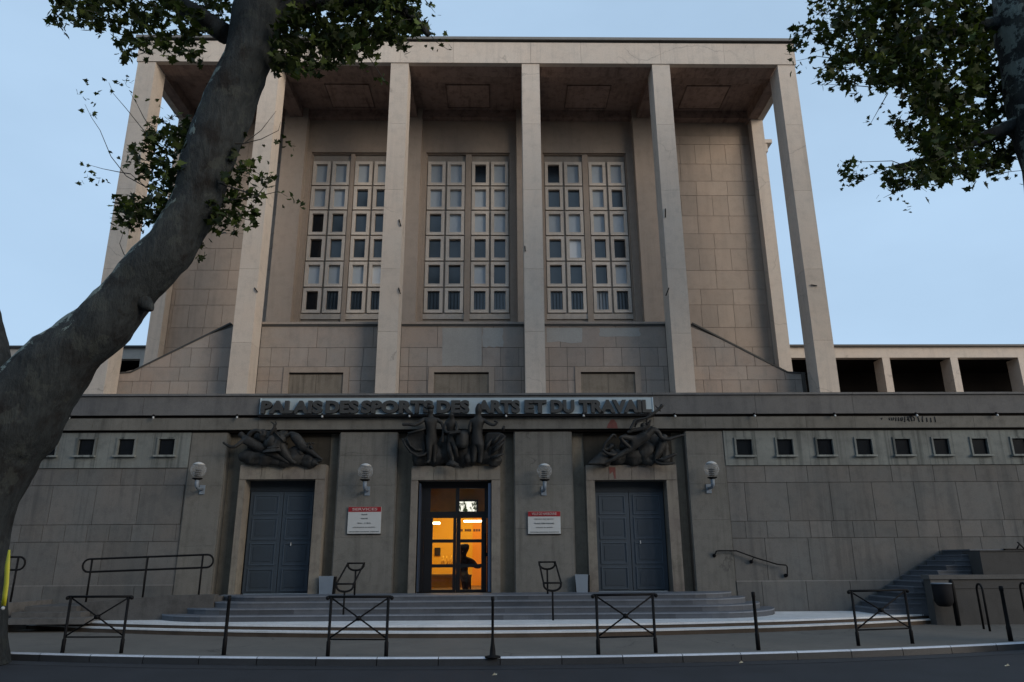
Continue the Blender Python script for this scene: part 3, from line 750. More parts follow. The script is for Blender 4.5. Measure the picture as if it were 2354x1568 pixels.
# graffiti on the lower fascia
gf=MB();G=lambda zx,zy:((2720+zx*.102)/1.36,(1270+zy*.102)/1.36)
strokes=[[(320,370),(350,400),(365,355)],[(575,345),(592,430)],[(630,345),(665,385),(640,430)],[(700,340),(725,380),(690,430)],[(790,340),(782,450)],[(865,340),(868,450)],[(935,350),(935,440)],[(975,330),(992,390),(965,450)],[(1052,315),(1060,480)],[(1140,320),(1205,470)],[(1190,320),(1130,430)],[(1200,330),(1260,315),(1320,320)],[(1250,330),(1280,460)],[(1320,320),(1360,380),(1340,450)],[(1450,310),(1505,480)],[(1602,310),(1595,400),(1610,485)],[(1725,350),(1745,480)],[(1850,355),(1868,490)],[(1970,320),(2000,490)]]
for s_ in strokes:
    pts=[at(*G(a,b),-.104) for a,b in s_];gf.tube(pts,.014,5)
part('graffiti',gf,M['graf'])

# ------------------------------------------------------------------ name sign
sg=thing('name_sign','long pale blue sign with fat dark letters along the fascia over the doors','sign',(0,-.3,5.5))
x0,x1=X(598,930,-.16),X(1501,930,-.16);z0,z1=Z(951,-.16),Z(914.5,-.16)
p=MB();p.box(x0,x1,-.16,-.122,z0,z1);p.tint=1.5;p.box(x0,x1,-.20,-.161,z0-.02,z0+.004);p.box(x0,x0+.02,-.18,-.161,z0,z1);p.box(x1-.02,x1,-.18,-.161,z0,z1);p.build('sign_board',M['signp'],sg)
p=MB();p.box(x0,x1,-.26,-.122,z0-.09,z0-.021);p.build('sign_tray',M['black'],sg)
def text_mesh(body,x0,x1,z0,z1,Y,ext,offs,name,mat,parent,sx_=None):
    cu=bpy.data.curves.new('t','FONT');cu.body=body;cu.extrude=ext;cu.offset=offs;cu.size=1;cu.space_character=1.03;cu.bevel_depth=.012;cu.resolution_u=4
    o=bpy.data.objects.new('t',cu);C.objects.link(o)
    dg=bpy.context.evaluated_depsgraph_get();dg.update();me=bpy.data.meshes.new_from_object(o.evaluated_get(dg))
    bpy.data.objects.remove(o)
    xs=[v.co.x for v in me.vertices];ys=[v.co.y for v in me.vertices]
    ax,bx,ay,by=min(xs),max(xs),min(ys),max(ys)
    k=(x1-x0)/(bx-ax);q=(z1-z0)/(by-ay)
    for v in me.vertices:
        v.co=Vector((x0+(v.co.x-ax)*k,Y-v.co.z,z0+(v.co.y-ay)*q))
    # seen from -Y: flip is not needed, x grows right and z grows up
    me.materials.clear();me.materials.append(mat)
    a=me.attributes.new('tint','FLOAT','FACE');a.data.foreach_set('value',[1.]*len(me.polygons))
    o=bpy.data.objects.new(name,me);C.objects.link(o);o.parent=parent;o.matrix_parent_inverse=Matrix.Translation(-Vector(parent.location))
    return o
zl0,zl1=Z(950.3,-.22),Z(920.3,-.22)
for wd,a,b in(('PALAIS',600.5,741),('DES',748.5,824),('SPORTS',830,995.5),('DES',1003.6,1078.7),('ARTS',1096,1195),('ET',1205,1256),('DU',1265,1320),('TRAVAIL',1330,1496.5)):
    text_mesh(wd,X(a,935,-.22),X(b,935,-.22),zl0,zl1,-.215,.045,.047,'lettering',M['letter'],sg)

# notice boards
def board(x0,x1,y0,y1,yh,lab,rows,head):
    Yb=-.05;t=thing('notice_board',lab,'notice board',(X((x0+x1)/2,y1,Yb),Yb,Z(y1,Yb,x0)))
    a,b,zt_,zb_,zh=X(x0,y0,Yb),X(x1,y0,Yb),Z(y0,Yb,(x0+x1)/2),Z(y1,Yb,(x0+x1)/2),Z(yh,Yb,(x0+x1)/2)
    p=MB();p.box(a,b,Yb,-.001,zb_,zt_);p.build('board',M['white'],t)
    p=MB();p.box(a-.008,b+.008,Yb+.01,-.0005,zb_-.02,zb_-.001);p.build('board_edge',M['black'],t)
    p=MB();p.box(a+.002,b-.002,Yb-.006,Yb-.001,zh,zt_-.002);h=p.build('header',M['red'],t)
    W=b-a;H=zh-zb_
    text_mesh(head,a+W*.12,b-W*.12,zh+(zt_-zh)*.25,zh+(zt_-zh)*.78,Yb-.009,.002,.01,'header_text',M['pink'],t)
    for f,w,txt in rows:
        text_mesh(txt,a+W*(.5-w/2),a+W*(.5+w/2),zb_+H*f-.012,zb_+H*f+.014,Yb-.003,.001,.0,'print',M['ink'],t)
board(801,876.5,1165,1226.5,1176.5,'larger red-headed white notice board on the pier left of the centre door',[(.88,.16,'lundi'),(.70,.2,'mardi'),(.48,.4,'9h 12h'),(.29,.68,'ouverture au public'),(.09,.9,'renseignements accueil')],'SERVICES')
board(1213,1287.5,1175.5,1227,1187,'smaller red-headed white notice board on the pier right of the centre door',[(.85,.58,'bureau des sports'),(.6,.6,'PLAN DES SALLES'),(.36,.52,'accueil du public'),(.1,.88,'renseignements horaires')],'VILLE DE NARBONNE')

# globe wall lamps
def globe_lamp(x,y,lab):
    p=at(x,y,-.42);t=thing('wall_lamp',lab,'wall lamp',(p.x,0,p.z-.45),'globe lamps on the piers')
    r=.20
    g=MB();g.ball(p,r,20,14);g.build('globe',M['globe'],t)
    g=MB();pr_=[(max(.001,r*math.sin(a)),r*math.cos(a)*1.0) for a in [math.radians(q) for q in (50,40,30,20,10,3)]]
    g.lathe(p+Vector((0,0,.003)),[(x_*1.012,z_*1.012) for x_,z_ in pr_],20);g.build('globe_cap',M['white'],t)
    g=MB()
    for i in range(4): g.lathe(p+Vector((0,0,-.17+.05*i)),[(.07,0),(.095,.012),(.07,.024)],14)
    g.build('louvre',plain('lamp_louvre',(.07,.08,.09),.5),t)
    g=MB();g.lathe(p+Vector((0,0,-.27)),[(.05,0),(.13,.035),(.13,.055),(.06,.06)],14);g.build('collar',M['black'],t)
    g=MB();g.tube([p+Vector((0,0,-.26)),p+Vector((0,.0,-.42)),p+Vector((0,.08,-.47)),(p.x,-.02,p.z-.47)],[.055,.05,.04,.04],10);g.box(p.x-.07,p.x+.07,-.03,-.001,p.z-.60,p.z-.36);g.build('bracket',M['grey'],t)
globe_lamp(456,1080,'globe lamp on the far left pier, left of the left door')
globe_lamp(840,1083,'globe lamp above the larger notice board, left of the centre door')
globe_lamp(1251,1083,'globe lamp above the smaller notice board, right of the centre door')
globe_lamp(1635,1078,'globe lamp on the far right pier beside the wing windows')
# small cornice lamps
desc=['over the leftmost small windows, beside the tree','over the left wing windows','between the left wing and the sign','under the P of the sign, above the left sculpture','left of the centre sculpture heads','right of the centre sculpture heads','under the right end of the sign','just right of the sign, beside the bronze horn','above the first right wing window','above the third right wing window','above the graffiti','above the last right wing window']
for i,x in enumerate((160,353,545,740,940,1162,1340,1550,1733,1917,2105,2290)):
    p=at(x,955.5,-.2)
    if 598<x<1500: p=at(x,957,-.3)
    t=thing('cornice_lamp','tiny white spot lamp '+desc[i],'spot lamp',(p.x,-.12,5.46),'spot lamps along the fascia')
    m_=MB();m_.tube([(p.x,-.03,5.46),(p.x,p.y,5.47)],.012,6);m_.tube([(p.x,p.y,5.50),(p.x,p.y-.01,5.44)],[.03,.04],8);m_.build('lamp_arm',M['black'],t)
    m_=MB();m_.tube([(p.x,p.y-.01,5.47),(p.x+.012,p.y-.03,5.41)],[.018,.028],8);m_.ball((p.x+.012,p.y-.03,5.41),.03,8,6);m_.build('bulb',M['white'],t)

# ------------------------------------------------------------------ sculptures
def skin(name,chains,parent,mat=None,sub=2,extra=None):
    """chains: list of lists of (x,y,z,r); points at the same place are shared"""
    vs=[];rs=[];es=[];idx={}
    for ch in chains:
        prev=None
        for (x,y,z,r) in ch:
            key=(round(x,3),round(y,3),round(z,3))
            if key not in idx: idx[key]=len(vs);vs.append((x,y,z));rs.append(r)
            i=idx[key]
            if prev is not None and prev!=i: es.append((prev,i))
            prev=i
    me=bpy.data.meshes.new(name);me.from_pydata(vs,es,[]);o=bpy.data.objects.new(name,me);C.objects.link(o)
    m_=o.modifiers.new('s','SKIN');m_.use_smooth_shade=True;m_.branch_smoothing=.4
    for i,r in enumerate(rs): me.skin_vertices[0].data[i].radius=(r,r)
    me.skin_vertices[0].data[0].use_root=True
    s_=o.modifiers.new('u','SUBSURF');s_.levels=sub;s_.render_levels=sub
    dg=bpy.context.evaluated_depsgraph_get();dg.update();m2=bpy.data.meshes.new_from_object(o.evaluated_get(dg));bpy.data.objects.remove(o)
    m2.materials.clear();m2.materials.append(mat or M['bronze'])
    for p_ in m2.polygons: p_.use_smooth=True
    a=m2.attributes.new('tint','FLOAT','FACE');a.data.foreach_set('value',[1.]*len(m2.polygons))
    o=bpy.data.objects.new(name,m2);C.objects.link(o)
    if parent: o.parent=parent;o.matrix_parent_inverse=Matrix.Translation(-Vector(parent.location))
    return o
def crop(ox,oy,k):
    def T(zx,zy,r,dy=0.,Yb=-.30):
        p=at((ox+zx*k)/1.36,(oy+zy*k)/1.36,Yb+dy)
        return (p.x,p.y,p.z,r*k/1.36*mpp(p)*1.12)
    return T
def lump(T,blobs,name,parent,seed,mat=None):
    """rough cast mass: displaced ellipsoids"""
    mb=MB()
    for (zx,zy,rx,rz,dy) in blobs:
        x,y,z,r=T(zx,zy,rx,dy);_,_,_,r2=T(zx,zy,rz,dy)
        b0=len(mb.v);mb.ball((x,y,z),1,22,14,(r,min(r,r2)*.75,r2))
        for i in range(b0,len(mb.v)):
            v=Vector(mb.v[i]);n=mnoise.noise(v*4+Vector((seed,0,0)))*.10+mnoise.noise(v*11)*.045
            c=Vector((x,y,z));d=(v-c);mb.v[i]=tuple(v+d.normalized()*n) if d.length>1e-6 else tuple(v)
    return mb.build(name,mat or M['bronze'],parent)
def sheet(T,rowsA,name,parent,thick=.03,mat=None):
    """draped cloth between polylines of T points"""
    mb=MB();n=len(rowsA[0]);vs=[]
    for row in rowsA:
        for (zx,zy,dy) in row: x,y,z,_=T(zx,zy,1,dy);vs.append((x,y,z))
    fs=[];m_=len(rowsA)
    for i in range(m_-1):
        for j in range(n-1): fs.append((i*n+j,i*n+j+1,(i+1)*n+j+1,(i+1)*n+j))
    mb.add(vs,fs,True);o=mb.build(name,mat or M['bronze'],parent)
    s_=o.modifiers.new('u','SUBSURF');s_.levels=2;s_.render_levels=2
    s2=o.modifiers.new('t','SOLIDIFY');s2.thickness=thick;s2.offset=0
    return o
# left sculpture
T=crop(650,1200,.2551);A=T
sc=thing('bronze_sculpture','dark bronze group of a long reclining figure with outstretched arm above the left door','sculpture',(-5.8,-.1,zft[0]),'bronze sculptures over the doors')
skin('reclining_figure',[
 [A(690,800,62),A(600,765,66),A(530,725,64),A(470,695,55),A(440,662,30),A(412,628,34),A(385,600,36)],
 [A(690,800,62),A(770,845,50),A(850,885,40),A(930,925,30),A(975,955,22),A(990,975,14)],
 [A(690,800,62),A(760,850,48,.12),A(860,900,38,.12),A(900,940,28,.12)],
 [A(470,695,55),A(420,700,30,-.08),A(380,735,24,-.12),A(330,775,20,-.15),A(270,772,17,-.15),(A(215,740,14,-.15)),A(183,712,15,-.15)],
 [A(470,695,55),A(490,635,30,-.04),A(540,590,26,-.06),A(600,568,24,-.08),A(645,590,22,-.08),A(660,650,20,-.05)]],sc)
skin('bending_figure',[
 [A(800,740,95),A(850,700,92),A(820,660,70),A(770,640,42),A(715,615,55)],
 [A(800,740,95),A(800,800,90)],
 [A(850,700,92),A(905,770,80),A(950,860,58),A(1000,920,40),A(1040,955,28),A(1085,975,16)],
 [A(770,640,42),A(775,600,26,-.15),A(800,560,20,-.18),A(822,515,15,-.2),A(800,485,9,-.2),A(765,462,6,-.2)],
 [A(822,515,15,-.2),A(840,485,9,-.2),A(825,460,6,-.2)],
 [A(820,660,70),A(805,610,26,-.1),A(825,570,17,-.15),A(830,530,13,-.18)]],sc)
skin('draped_figure',[
 [A(1100,700,62),A(1160,745,58),A(1220,800,44),A(1290,850,30),A(1350,895,20),A(1405,932,13)],
 [A(1100,700,62),A(1060,640,50),A(1020,600,28),A(960,640,14),A(920,680,10)],
 [A(1160,745,58),A(1130,820,60,.1),A(1150,900,50,.1)]],sc)
lump(A,[(706,622,60,66,-.02),(822,722,108,112,0.)],'round_back',sc,3)
lump(A,[(560,900,150,90,.12),(760,930,160,80,.1),(960,900,130,100,.14),(1080,880,120,110,.15),(1230,930,110,60,.12),(1340,950,70,45,.06),(640,700,70,90,.2),(900,640,90,60,.22)],'rock_base',sc,1)
fl=MB()
for i in range(16):
    x,y,z,r=A(1250+random.uniform(-30,45),760+random.uniform(-40,35),11,-.06+random.uniform(-.05,.05));fl.ball((x,y,z),r,7,5)
fl.build('flower_bunch',M['bronze'],sc)
# centre sculpture
T=crop(1200,1200,.19133);A=T
sc=thing('bronze_sculpture','dark bronze group of three standing figures with heads over the sign, above the centre door','sculpture',(-1.1,-.1,zft[1]),'bronze sculptures over the doors')
skin('standing_figure',[
 [A(770,880,92,-.1),A(775,780,84,-.12),A(765,690,96,-.15),A(760,600,100,-.18),A(763,545,50,-.2),A(762,500,28,-.2),A(762,455,46,-.22),A(760,400,46,-.22)],
 [A(770,880,92,-.1),A(730,990,60,-.12),A(745,1090,44,-.14),A(742,1180,32,-.12),A(735,1260,26,-.1),A(700,1290,20,-.16)],
 [A(770,880,92,-.1),A(830,990,58,-.05),A(830,1090,44,-.05),A(820,1200,32,-.02),A(825,1290,26,0)],
 [A(760,600,100,-.18),A(660,575,42,-.2),A(590,630,30,-.25),A(500,680,26,-.3),A(400,662,22,-.3),A(290,664,30,-.3)],
 [A(760,600,100,-.18),A(870,585,40,-.2),A(950,640,28,-.2),A(975,740,24,-.22),A(960,860,22,-.22),A(945,965,26,-.22)]],sc)
cp_=MB();x,y,z,r=A(758,392,52,-.22);cp_.lathe((x,y,z-.02),[(r*1.0,0),(r*1.08,.02),(r*1.08,.06),(r*.95,.09)],14);cp_.obox((x-r*.9,y-.04,z-.11),(r*.35,0,0),(0,.03,0),(0,0,.03));cp_.build('cap',M['bronze'],sc)
skin('bowed_figure',[
 [A(1085,880,72,-.12),A(1085,790,66,-.14),A(1090,690,84,-.2),A(1090,630,84,-.22),A(1098,560,40,-.26),A(1100,510,40,-.32),A(1098,475,42,-.34)],
 [A(1085,880,72,-.12),A(1060,990,55,-.14),A(1080,1090,46,-.18),A(1110,1190,34,-.16),A(1120,1290,26,-.16),A(1110,1330,28,-.24)],
 [A(1085,880,72,-.12),A(1150,980,45,-.2),A(1170,1070,36,-.26),A(1185,1150,26,-.2),A(1200,1200,22,-.16)],
 [A(1090,630,84,-.22),A(1020,640,36,-.22),A(990,740,28,-.24),A(1030,800,22,-.3),A(1110,790,22,-.34)],
 [A(1090,630,84,-.22),A(1165,630,34,-.24),A(1200,700,26,-.3),A(1190,770,22,-.34),A(1140,800,20,-.36)]],sc)
skin('hooded_figure',[
 [A(1520,900,100,-.1),A(1515,790,88,-.12),A(1525,680,96,-.16),A(1530,600,104,-.18),A(1535,540,52,-.2),A(1538,490,40,-.22),A(1545,430,60,-.24),A(1550,360,44,-.24),A(1555,315,22,-.24)],
 [A(1520,900,100,-.1),A(1500,1010,88,-.12),A(1470,1100,60,-.1),A(1470,1220,44,-.08),A(1460,1300,36,-.08)],
 [A(1520,900,100,-.1),A(1570,1010,80,-.14),A(1580,1110,44,-.12),A(1575,1220,34,-.1),A(1570,1300,26,-.1)],
 [A(1530,600,104,-.18),A(1640,590,36,-.2),A(1710,650,26,-.24),A(1800,680,24,-.28),A(1860,625,18,-.3),A(1790,605,16,-.3)],
 [A(1530,600,104,-.18),A(1430,600,36,-.2),A(1400,700,28,-.2),A(1400,800,24,-.2)]],sc)
sheet(A,[[(380,810,-.1),(520,770,-.14),(660,735,-.16)],[(400,850,-.05),(540,850,-.06),(670,850,-.06)],[(300,900,-.05),(520,930,-.02),(680,960,0)],[(340,1010,-.05),(520,1040,0),(700,1060,0)],[(410,1110,-.05),(520,1150,-.02),(660,1150,-.05)],[(520,1190,-.03),(600,1200,-.03),(700,1130,-.05)]],'sail_cloth',sc,.05)
bt=MB()
for k_,pts in enumerate(([(390,812,-.2),(520,775,-.2),(665,735,-.2)],[(300,900,-.12),(350,1000,-.14),(430,1110,-.16),(560,1185,-.16),(660,1160,-.14),(730,1080,-.1)],[(380,900,-.08),(430,1010,-.1),(520,1080,-.1),(620,1080,-.1)])):
    bt.tube([A(a,b,1,c_)[:3] for a,b,c_ in pts],[.03]*len(pts),8)
bt.build('sail_rim',M['bronze'],sc);bt=MB()
for a,b,c_,d in((1760,1080,1990,850),(1750,1140,1975,930),(1745,1210,1960,1140),(1740,1000,1900,820),(1960,700,1940,760),(1640,1080,1760,900)):
    p=Vector(A(a,b,1,-.1)[:3]);q=Vector(A(c_,d,1,-.16)[:3]);bt.tube([p,(p+q)/2+Vector((0,-.05,-.02)),q],[.035,.05,.02],8)
bt.build('drapery_folds',M['bronze'],sc)
hm=MB();x,y,z,r=A(1160,790,60,-.42);hm.obox((x,y,z),(r*1.3,0,.02),(0,.05,0),(0,0,.035));x,y,z,r=A(1275,900,95,-.22);hm.lathe((x,y,z-.25),[(r*.7,0),(r*1.0,.1),(r,.35),(r*.85,.42),(r*.4,.45)],14);hm.build('anvil_and_drum',M['bronze'],sc)
sheet(A,[[(1660,790,.0),(1780,800,-.04),(1900,790,-.05),(1985,830,-.08)],[(1640,930,.02),(1780,940,-.08),(1880,960,-.02),(1970,920,-.08)],[(1630,1080,.02),(1760,1090,-.08),(1850,1090,-.02),(1950,1060,-.08)],[(1620,1220,.05),(1740,1230,-.05),(1850,1220,0),(1930,1150,-.05)]],'cloak',sc,.05)
lump(A,[(620,1180,170,120,.14),(820,1150,170,170,.16),(1000,1100,160,220,.2),(1270,1120,160,200,.14),(1400,1180,150,150,.14),(1640,1200,170,120,.12),(1780,1260,130,70,.08),(1120,1320,70,30,-.16),(1200,1345,40,20,-.2),(620,960,120,120,.2),(1280,860,110,110,.14)],'rock_base',sc,5)
# right sculpture
T=crop(1750,1200,.2124);A=T
sc=thing('bronze_sculpture','dark bronze group of tangled climbing figures with a raised horn, above the right door','sculpture',(3.5,-.1,zft[2]),'bronze sculptures over the doors')
skin('climbing_figure',[
 [A(1120,860,78,-.1),A(1190,810,82,-.14),A(1270,750,90,-.18),A(1340,700,84,-.2),A(1400,660,58,-.2)],
 [A(1340,700,84,-.2),A(1270,650,48,-.2),A(1225,610,42,-.24),A(1205,580,50,-.26)],
 [A(1120,860,78,-.1),A(1040,800,42,-.2),A(960,785,36,-.26),A(885,790,34,-.3),A(930,850,28,-.26),A(1010,920,28,-.2),A(1040,950,24,-.18)],
 [A(1120,860,78,-.1),A(1060,945,56,-.12),A(960,1000,40,-.14),A(860,1060,34,-.14),A(760,1120,26,-.12),A(660,1160,20,-.1),A(560,1180,16,-.12)],
 [A(1400,660,58,-.2),A(1450,720,40,-.22),A(1490,800,32,-.2),A(1600,820,26,-.2),A(1730,775,20,-.2),A(1845,745,14,-.2)],
 [A(1270,650,48,-.2),A(1150,670,32,-.22),A(1050,690,26,-.24),A(985,720,18,-.24)],
 [A(1270,650,48,-.2),A(1290,610,22,-.28),A(1330,545,16,-.3),A(1345,525,12,-.3)]],sc)
skin('horn',[[A(1030,680,22,-.3),A(1075,600,24,-.3),A(1105,535,22,-.32),A(1180,522,16,-.34),A(1280,500,16,-.36),A(1350,450,24,-.36),A(1400,415,28,-.36),A(1460,370,20,-.36),A(1500,320,28,-.36),A(1510,300,24,-.36)],
 [A(1400,415,28,-.36),A(1440,380,12,-.36),A(1490,405,8,-.36)],[A(1460,370,20,-.36),A(1430,350,9,-.36),A(1400,318,7,-.36)]],sc,sub=2)
hk=MB();hk.tube([A(1100,640,1,-.3)[:3],A(1130,570,1,-.32)[:3],A(1190,540,1,-.32)[:3],A(1270,545,1,-.3)[:3]],[.02,.03,.03,.02],8);hk.tube([A(1275,520,1,-.3)[:3],A(1280,600,1,-.3)[:3]],[.03,.03],8);hk.build('strap',M['bronze'],sc)
skin('crouching_figure',[
 [A(740,960,46),A(780,1010,40),A(700,1080,50),A(620,1130,40),A(520,1165,26),A(430,1185,18)],
 [A(740,960,46),A(760,910,52,-.05),A(745,870,30,-.05)],
 [A(740,960,46),A(640,960,22,-.1),A(670,880,20,-.12),A(720,820,20,-.14),A(775,750,18,-.14),A(815,755,15,-.12),A(818,800,16,-.1)],
 [A(780,1010,40),A(850,1040,26,-.1),A(760,1045,24,-.16),A(670,1015,22,-.18),A(620,955,18,-.16)]],sc)
skin('kneeling_figure',[
 [A(1440,1060,66),A(1470,970,68),A(1500,880,72),A(1530,800,48),A(1550,740,44)],
 [A(1440,1060,66),A(1420,1120,50),A(1500,1125,36,-.1),A(1580,1085,28,-.14),A(1660,1050,22,-.16),A(1720,1028,16,-.16)],
 [A(1440,1060,66),A(1390,1150,40),A(1500,1180,22,-.1),A(1600,1178,18,-.1),A(1695,1160,12,-.1)]],sc)
sheet(A,[[(395,1185,-.1),(480,1185,-.14),(600,1185,-.14),(720,1175,-.1)],[(440,1150,-.05),(520,1130,-.1),(640,1110,-.12),(740,1130,-.05)],[(520,1080,0),(580,1060,-.05),(640,1040,-.05),(720,1070,0)],[(600,1000,.05),(620,1000,0),(650,1000,0),(700,1020,.05)]],'cloth',sc,.05)
lump(A,[(900,1080,150,100,.16),(1080,1080,160,110,.14),(1260,1020,130,170,.16),(1330,1100,110,90,.1),(1000,900,110,130,.24),(1540,1000,70,150,.2),(640,1110,100,70,.14),(1380,850,110,140,.22)],'rock_base',sc,9)

# ------------------------------------------------------------------ street furniture
def barrier(pl,pr_,lab,h=.93):
    a=atz(*pl,.125);b=atz(*pr_,.125);c=(a+b)/2
    t=thing('pedestrian_barrier',lab,'barrier',c,'black cross-braced barriers on the kerb')
    U=Vector((0,0,1));p=MB()
    for q in(a,b):
        p=MB();p.tube([q-U*.02,q+U*.22,q+U*.24,q+U*(h)],[.034,.034,.024,.024],8);p.build('post',M['black'],t)
    d=(b-a).normalized();p=MB();p.tube([a-d*.05+U*h,b+d*.05+U*h],.021,8);p.ball(a-d*.06+U*(h-.02),.035,8,6);p.ball(b+d*.06+U*(h-.02),.035,8,6);p.build('top_rail',M['black'],t)
    p=MB();p.tube([a+U*.26,b+U*.26],.013,8);p.build('bottom_rail',M['black'],t)
    p=MB();p.tube([a+U*.27,b+U*(h-.02)],.014,8);p.tube([b+U*.27+Vector((0,.02,0)),a+U*(h-.02)+Vector((0,.02,0))],.014,8);m_=(a+b)/2+U*((h+.25)/2);p.tube([m_-Vector((0,.03,0)),m_+Vector((0,.05,0))],.04,10);p.build('cross_brace',M['black'],t)
barrier((143,1501),(278,1501),'black cross-braced barrier nearest the plane tree at the left')
barrier((753,1508),(887,1509),'black cross-braced barrier in front of the left half of the steps')
barrier((1375,1504),(1507,1500),'black cross-braced barrier in front of the right half of the steps')
barrier((1973,1484),(2097,1479),'black cross-braced barrier in front of the right side stairs')
def bollard(x,y,lab,h,foot=False,r=.03):
    p=atz(x,y,.125);t=thing('bollard',lab,'bollard',p,'slim black bollards along the kerb')
    m_=MB();m_.lathe(p,[(r*1.25,-.02),(r*1.25,.25),(r*1.05,.27),(r*.9,h*.9),(r*1.1,h*.91),(r*1.1,h-.01),(r*.7,h)] if not foot else [(.09,-.02),(.085,.015),(.05,.03),(.045,.10),(.03,.2),(.022,.30),(.022,h*.93),(.03,h*.94),(.03,h),(.02,h+.01)],12);m_.build('bollard_post',M['black'],t)
    if foot: m_=MB();m_.lathe(p,[(.13,-.01),(.13,.012),(.09,.02)],14);m_.build('base_plate',M['black'],t)
bollard(514,1505,'plain black bollard between the first and second barriers',.95)
bollard(1132,1510,'black bollard with a flared foot in front of the lit centre door',.92,True)
bollard(1743,1494,'plain black bollard between the right door and the right wing',.95)
bollard(2323,1473,'plain black bollard near the right edge beside the bicycle hoops',.98,r=.034)
# bin and its post
p=atz(2203,1438,.125);t=thing('litter_bin','dark rounded litter bin hung on a thick black post by the side stairs','litter bin',p)
m_=MB();m_.lathe(p,[(.055,-.02),(.055,.95),(.04,1.0),(.01,1.03)],12);m_.build('bin_post',M['black'],t)
q=p+Vector((-.26,-.02,.42));m_=MB();m_.lathe(q,[(.10,0),(.16,.03),(.205,.12),(.215,.5),(.2,.5),(.15,.2)],18);m_.build('bin_body',plain('bin_plastic',(.008,.008,.010),.85,spec=.2),t)
m_=MB();m_.lathe(q+Vector((0,0,.5)),[(.218,0),(.225,.008),(.225,.02),(.2,.024)],18);m_.build('bin_rim',M['grey'],t)
def hoop(pa_,pb_,lab,h=.95):
    a=atz(*pa_,.125);b=atz(*pb_,.125);c=(a+b)/2;d=(b-a)/2;pts=[a]
    for i in range(9):
        an=math.pi*i/8;pts.append(c+Vector((0,0,h-.12))-d*math.cos(an)+Vector((0,0,.12*math.sin(an))))
    pts.append(b);m_=MB();m_.tube(pts,.024,8);o=m_.build('bicycle_hoop',M['black']);tag(o,lab,'bicycle stand','black bicycle hoops')
hoop((2261,1446),(2275,1451),'black bicycle hoop left of the last bollard')
hoop((2362,1440),(2378,1446),'black bicycle hoop cut off at the right edge')
# stair handrails with D-shaped hoops
def stair_rail(near,far,wpx,lab,zn=.50,zf_=.845):
    a=atz(*near,.338);b=Vector((atz(*far,.845).x,-1.0,.845))
    t=thing('stair_handrail',lab,'handrail',a,'double handrails on the entrance steps')
    ha,hb=.80,.80;w=.20
    A_=a+Vector((0,0,ha));B_=b+Vector((0,0,hb-.05))
    m_=MB();m_.tube([a,a+Vector((0,0,ha-.16))],.022,8);m_.build('post',M['black'],t)
    m_=MB();m_.tube([b,b+Vector((0,0,hb-.21))],.022,8);m_.build('post',M['black'],t)
    for P_ in(A_,B_):
        m_=MB();pts=[P_+Vector((-w,0,0))]+[P_+Vector((-w*math.cos(an),0,-.17*math.sin(an)**.7)) for an in [math.pi*i/10 for i in range(1,10)]]+[P_+Vector((w,0,0))]
        m_.tube(pts,.024,8);m_.tube([P_+Vector((-w-.02,0,.0)),P_+Vector((w+.02,0,0))],.02,8);m_.build('hoop',M['black'],t)
    for s_ in(-1,1):
        m_=MB();m_.tube([A_+Vector((w*s_,0,0)),B_+Vector((w*s_,0,0))],.021,8);m_.build('rail',M['black'],t)
stair_rail((788,1427),(815,1368),0,'hooped black handrail on the steps left of the centre door')
stair_rail((1271,1426),(1263,1368),0,'hooped black handrail on the steps right of the centre door')
# ramp with its rail
def loop_rail(x0,y0,x1,y1,hgt,Y,posts,lab,rad=.024,yb=1368):
    a=at(x0,y0,Y);b=at(x1,y1,Y);r=hgt/2
    t=thing('ramp_handrail',lab,'handrail',((a.x+b.x)/2,Y,.845),'looped handrails of the ramp')
    d=(b-a);L_=d.length;u=d.normalized();v=Vector((-u.z,0,u.x))
    pts=[]
    for i in range(9): an=math.pi/2+math.pi*i/8;pts.append(a+u*r+ (u*math.cos(an)+v*math.sin(an))*r)
    for i in range(9): an=-math.pi/2+math.pi*i/8;pts.append(b-u*r+(u*math.cos(an)+v*math.sin(an))*r)
    pts.append(pts[0]);m_=MB();m_.tube(pts,rad,8,False);m_.build('rail_loop',M['black'],t)
    for (px,py) in posts:
        top=at(px,y0+(y1-y0)*(px-x0)/(x1-x0),Y);m_=MB();m_.tube([(top.x,Y,top.z+r),(top.x,Y,at(px,py,Y).z)],.024,8);m_.build('post',M['black'],t)
YRp=-1.25
loop_rail(190,1300.5,490,1289,.30,YRp,[(210,1385),(338,1380),(465,1375)],'long looped black ramp rail before the left wing wall')
loop_rail(-60,1295.5,57.5,1295,.30,YRp,[(40,1388)],'short looped black rail end beside the plane tree trunk')
rm_=MB()
xa,xb=X(190,1390,YRp-.1),X(493,1380,YRp-.1)
rm_.prismY([(xa,.3),(xb,.3),(xb,.90),(xb-1.2,.88),(xa,.74)],YRp-.15,YRp+.12)
rm_.tint=1.1;rm_.prismY([(xa,.3),(xb,.3),(xb,.845),(xa,.72)],YRp+.121,-.004)
xc=X(45,1400,YRp)
for i in range(3):
    rm_.tint=1.3-.15*i;rm_.box(xc+.0+.0*i,xa-.001,YRp-.25-.30*(2-i)+.25,-.005,.3,.42+.11*i) if 0 else rm_.prismY([(xc+.55*i*.3,.3),(xa+.45-.22*i if i<2 else xa,.3),(xa+.45-.22*i if i<2 else xa,.43+.12*i),(xc+.55*i*.3,.43+.12*i)],YRp-.75+.2*i,YRp-.153 if i<2 else -.005)
rm_.tint=1.4;rm_.box(X(22,1400,-1.4),xc+.02,-1.9,-.01,.12,.76)
o=rm_.build('access_ramp',M['masonry']);struct(o)
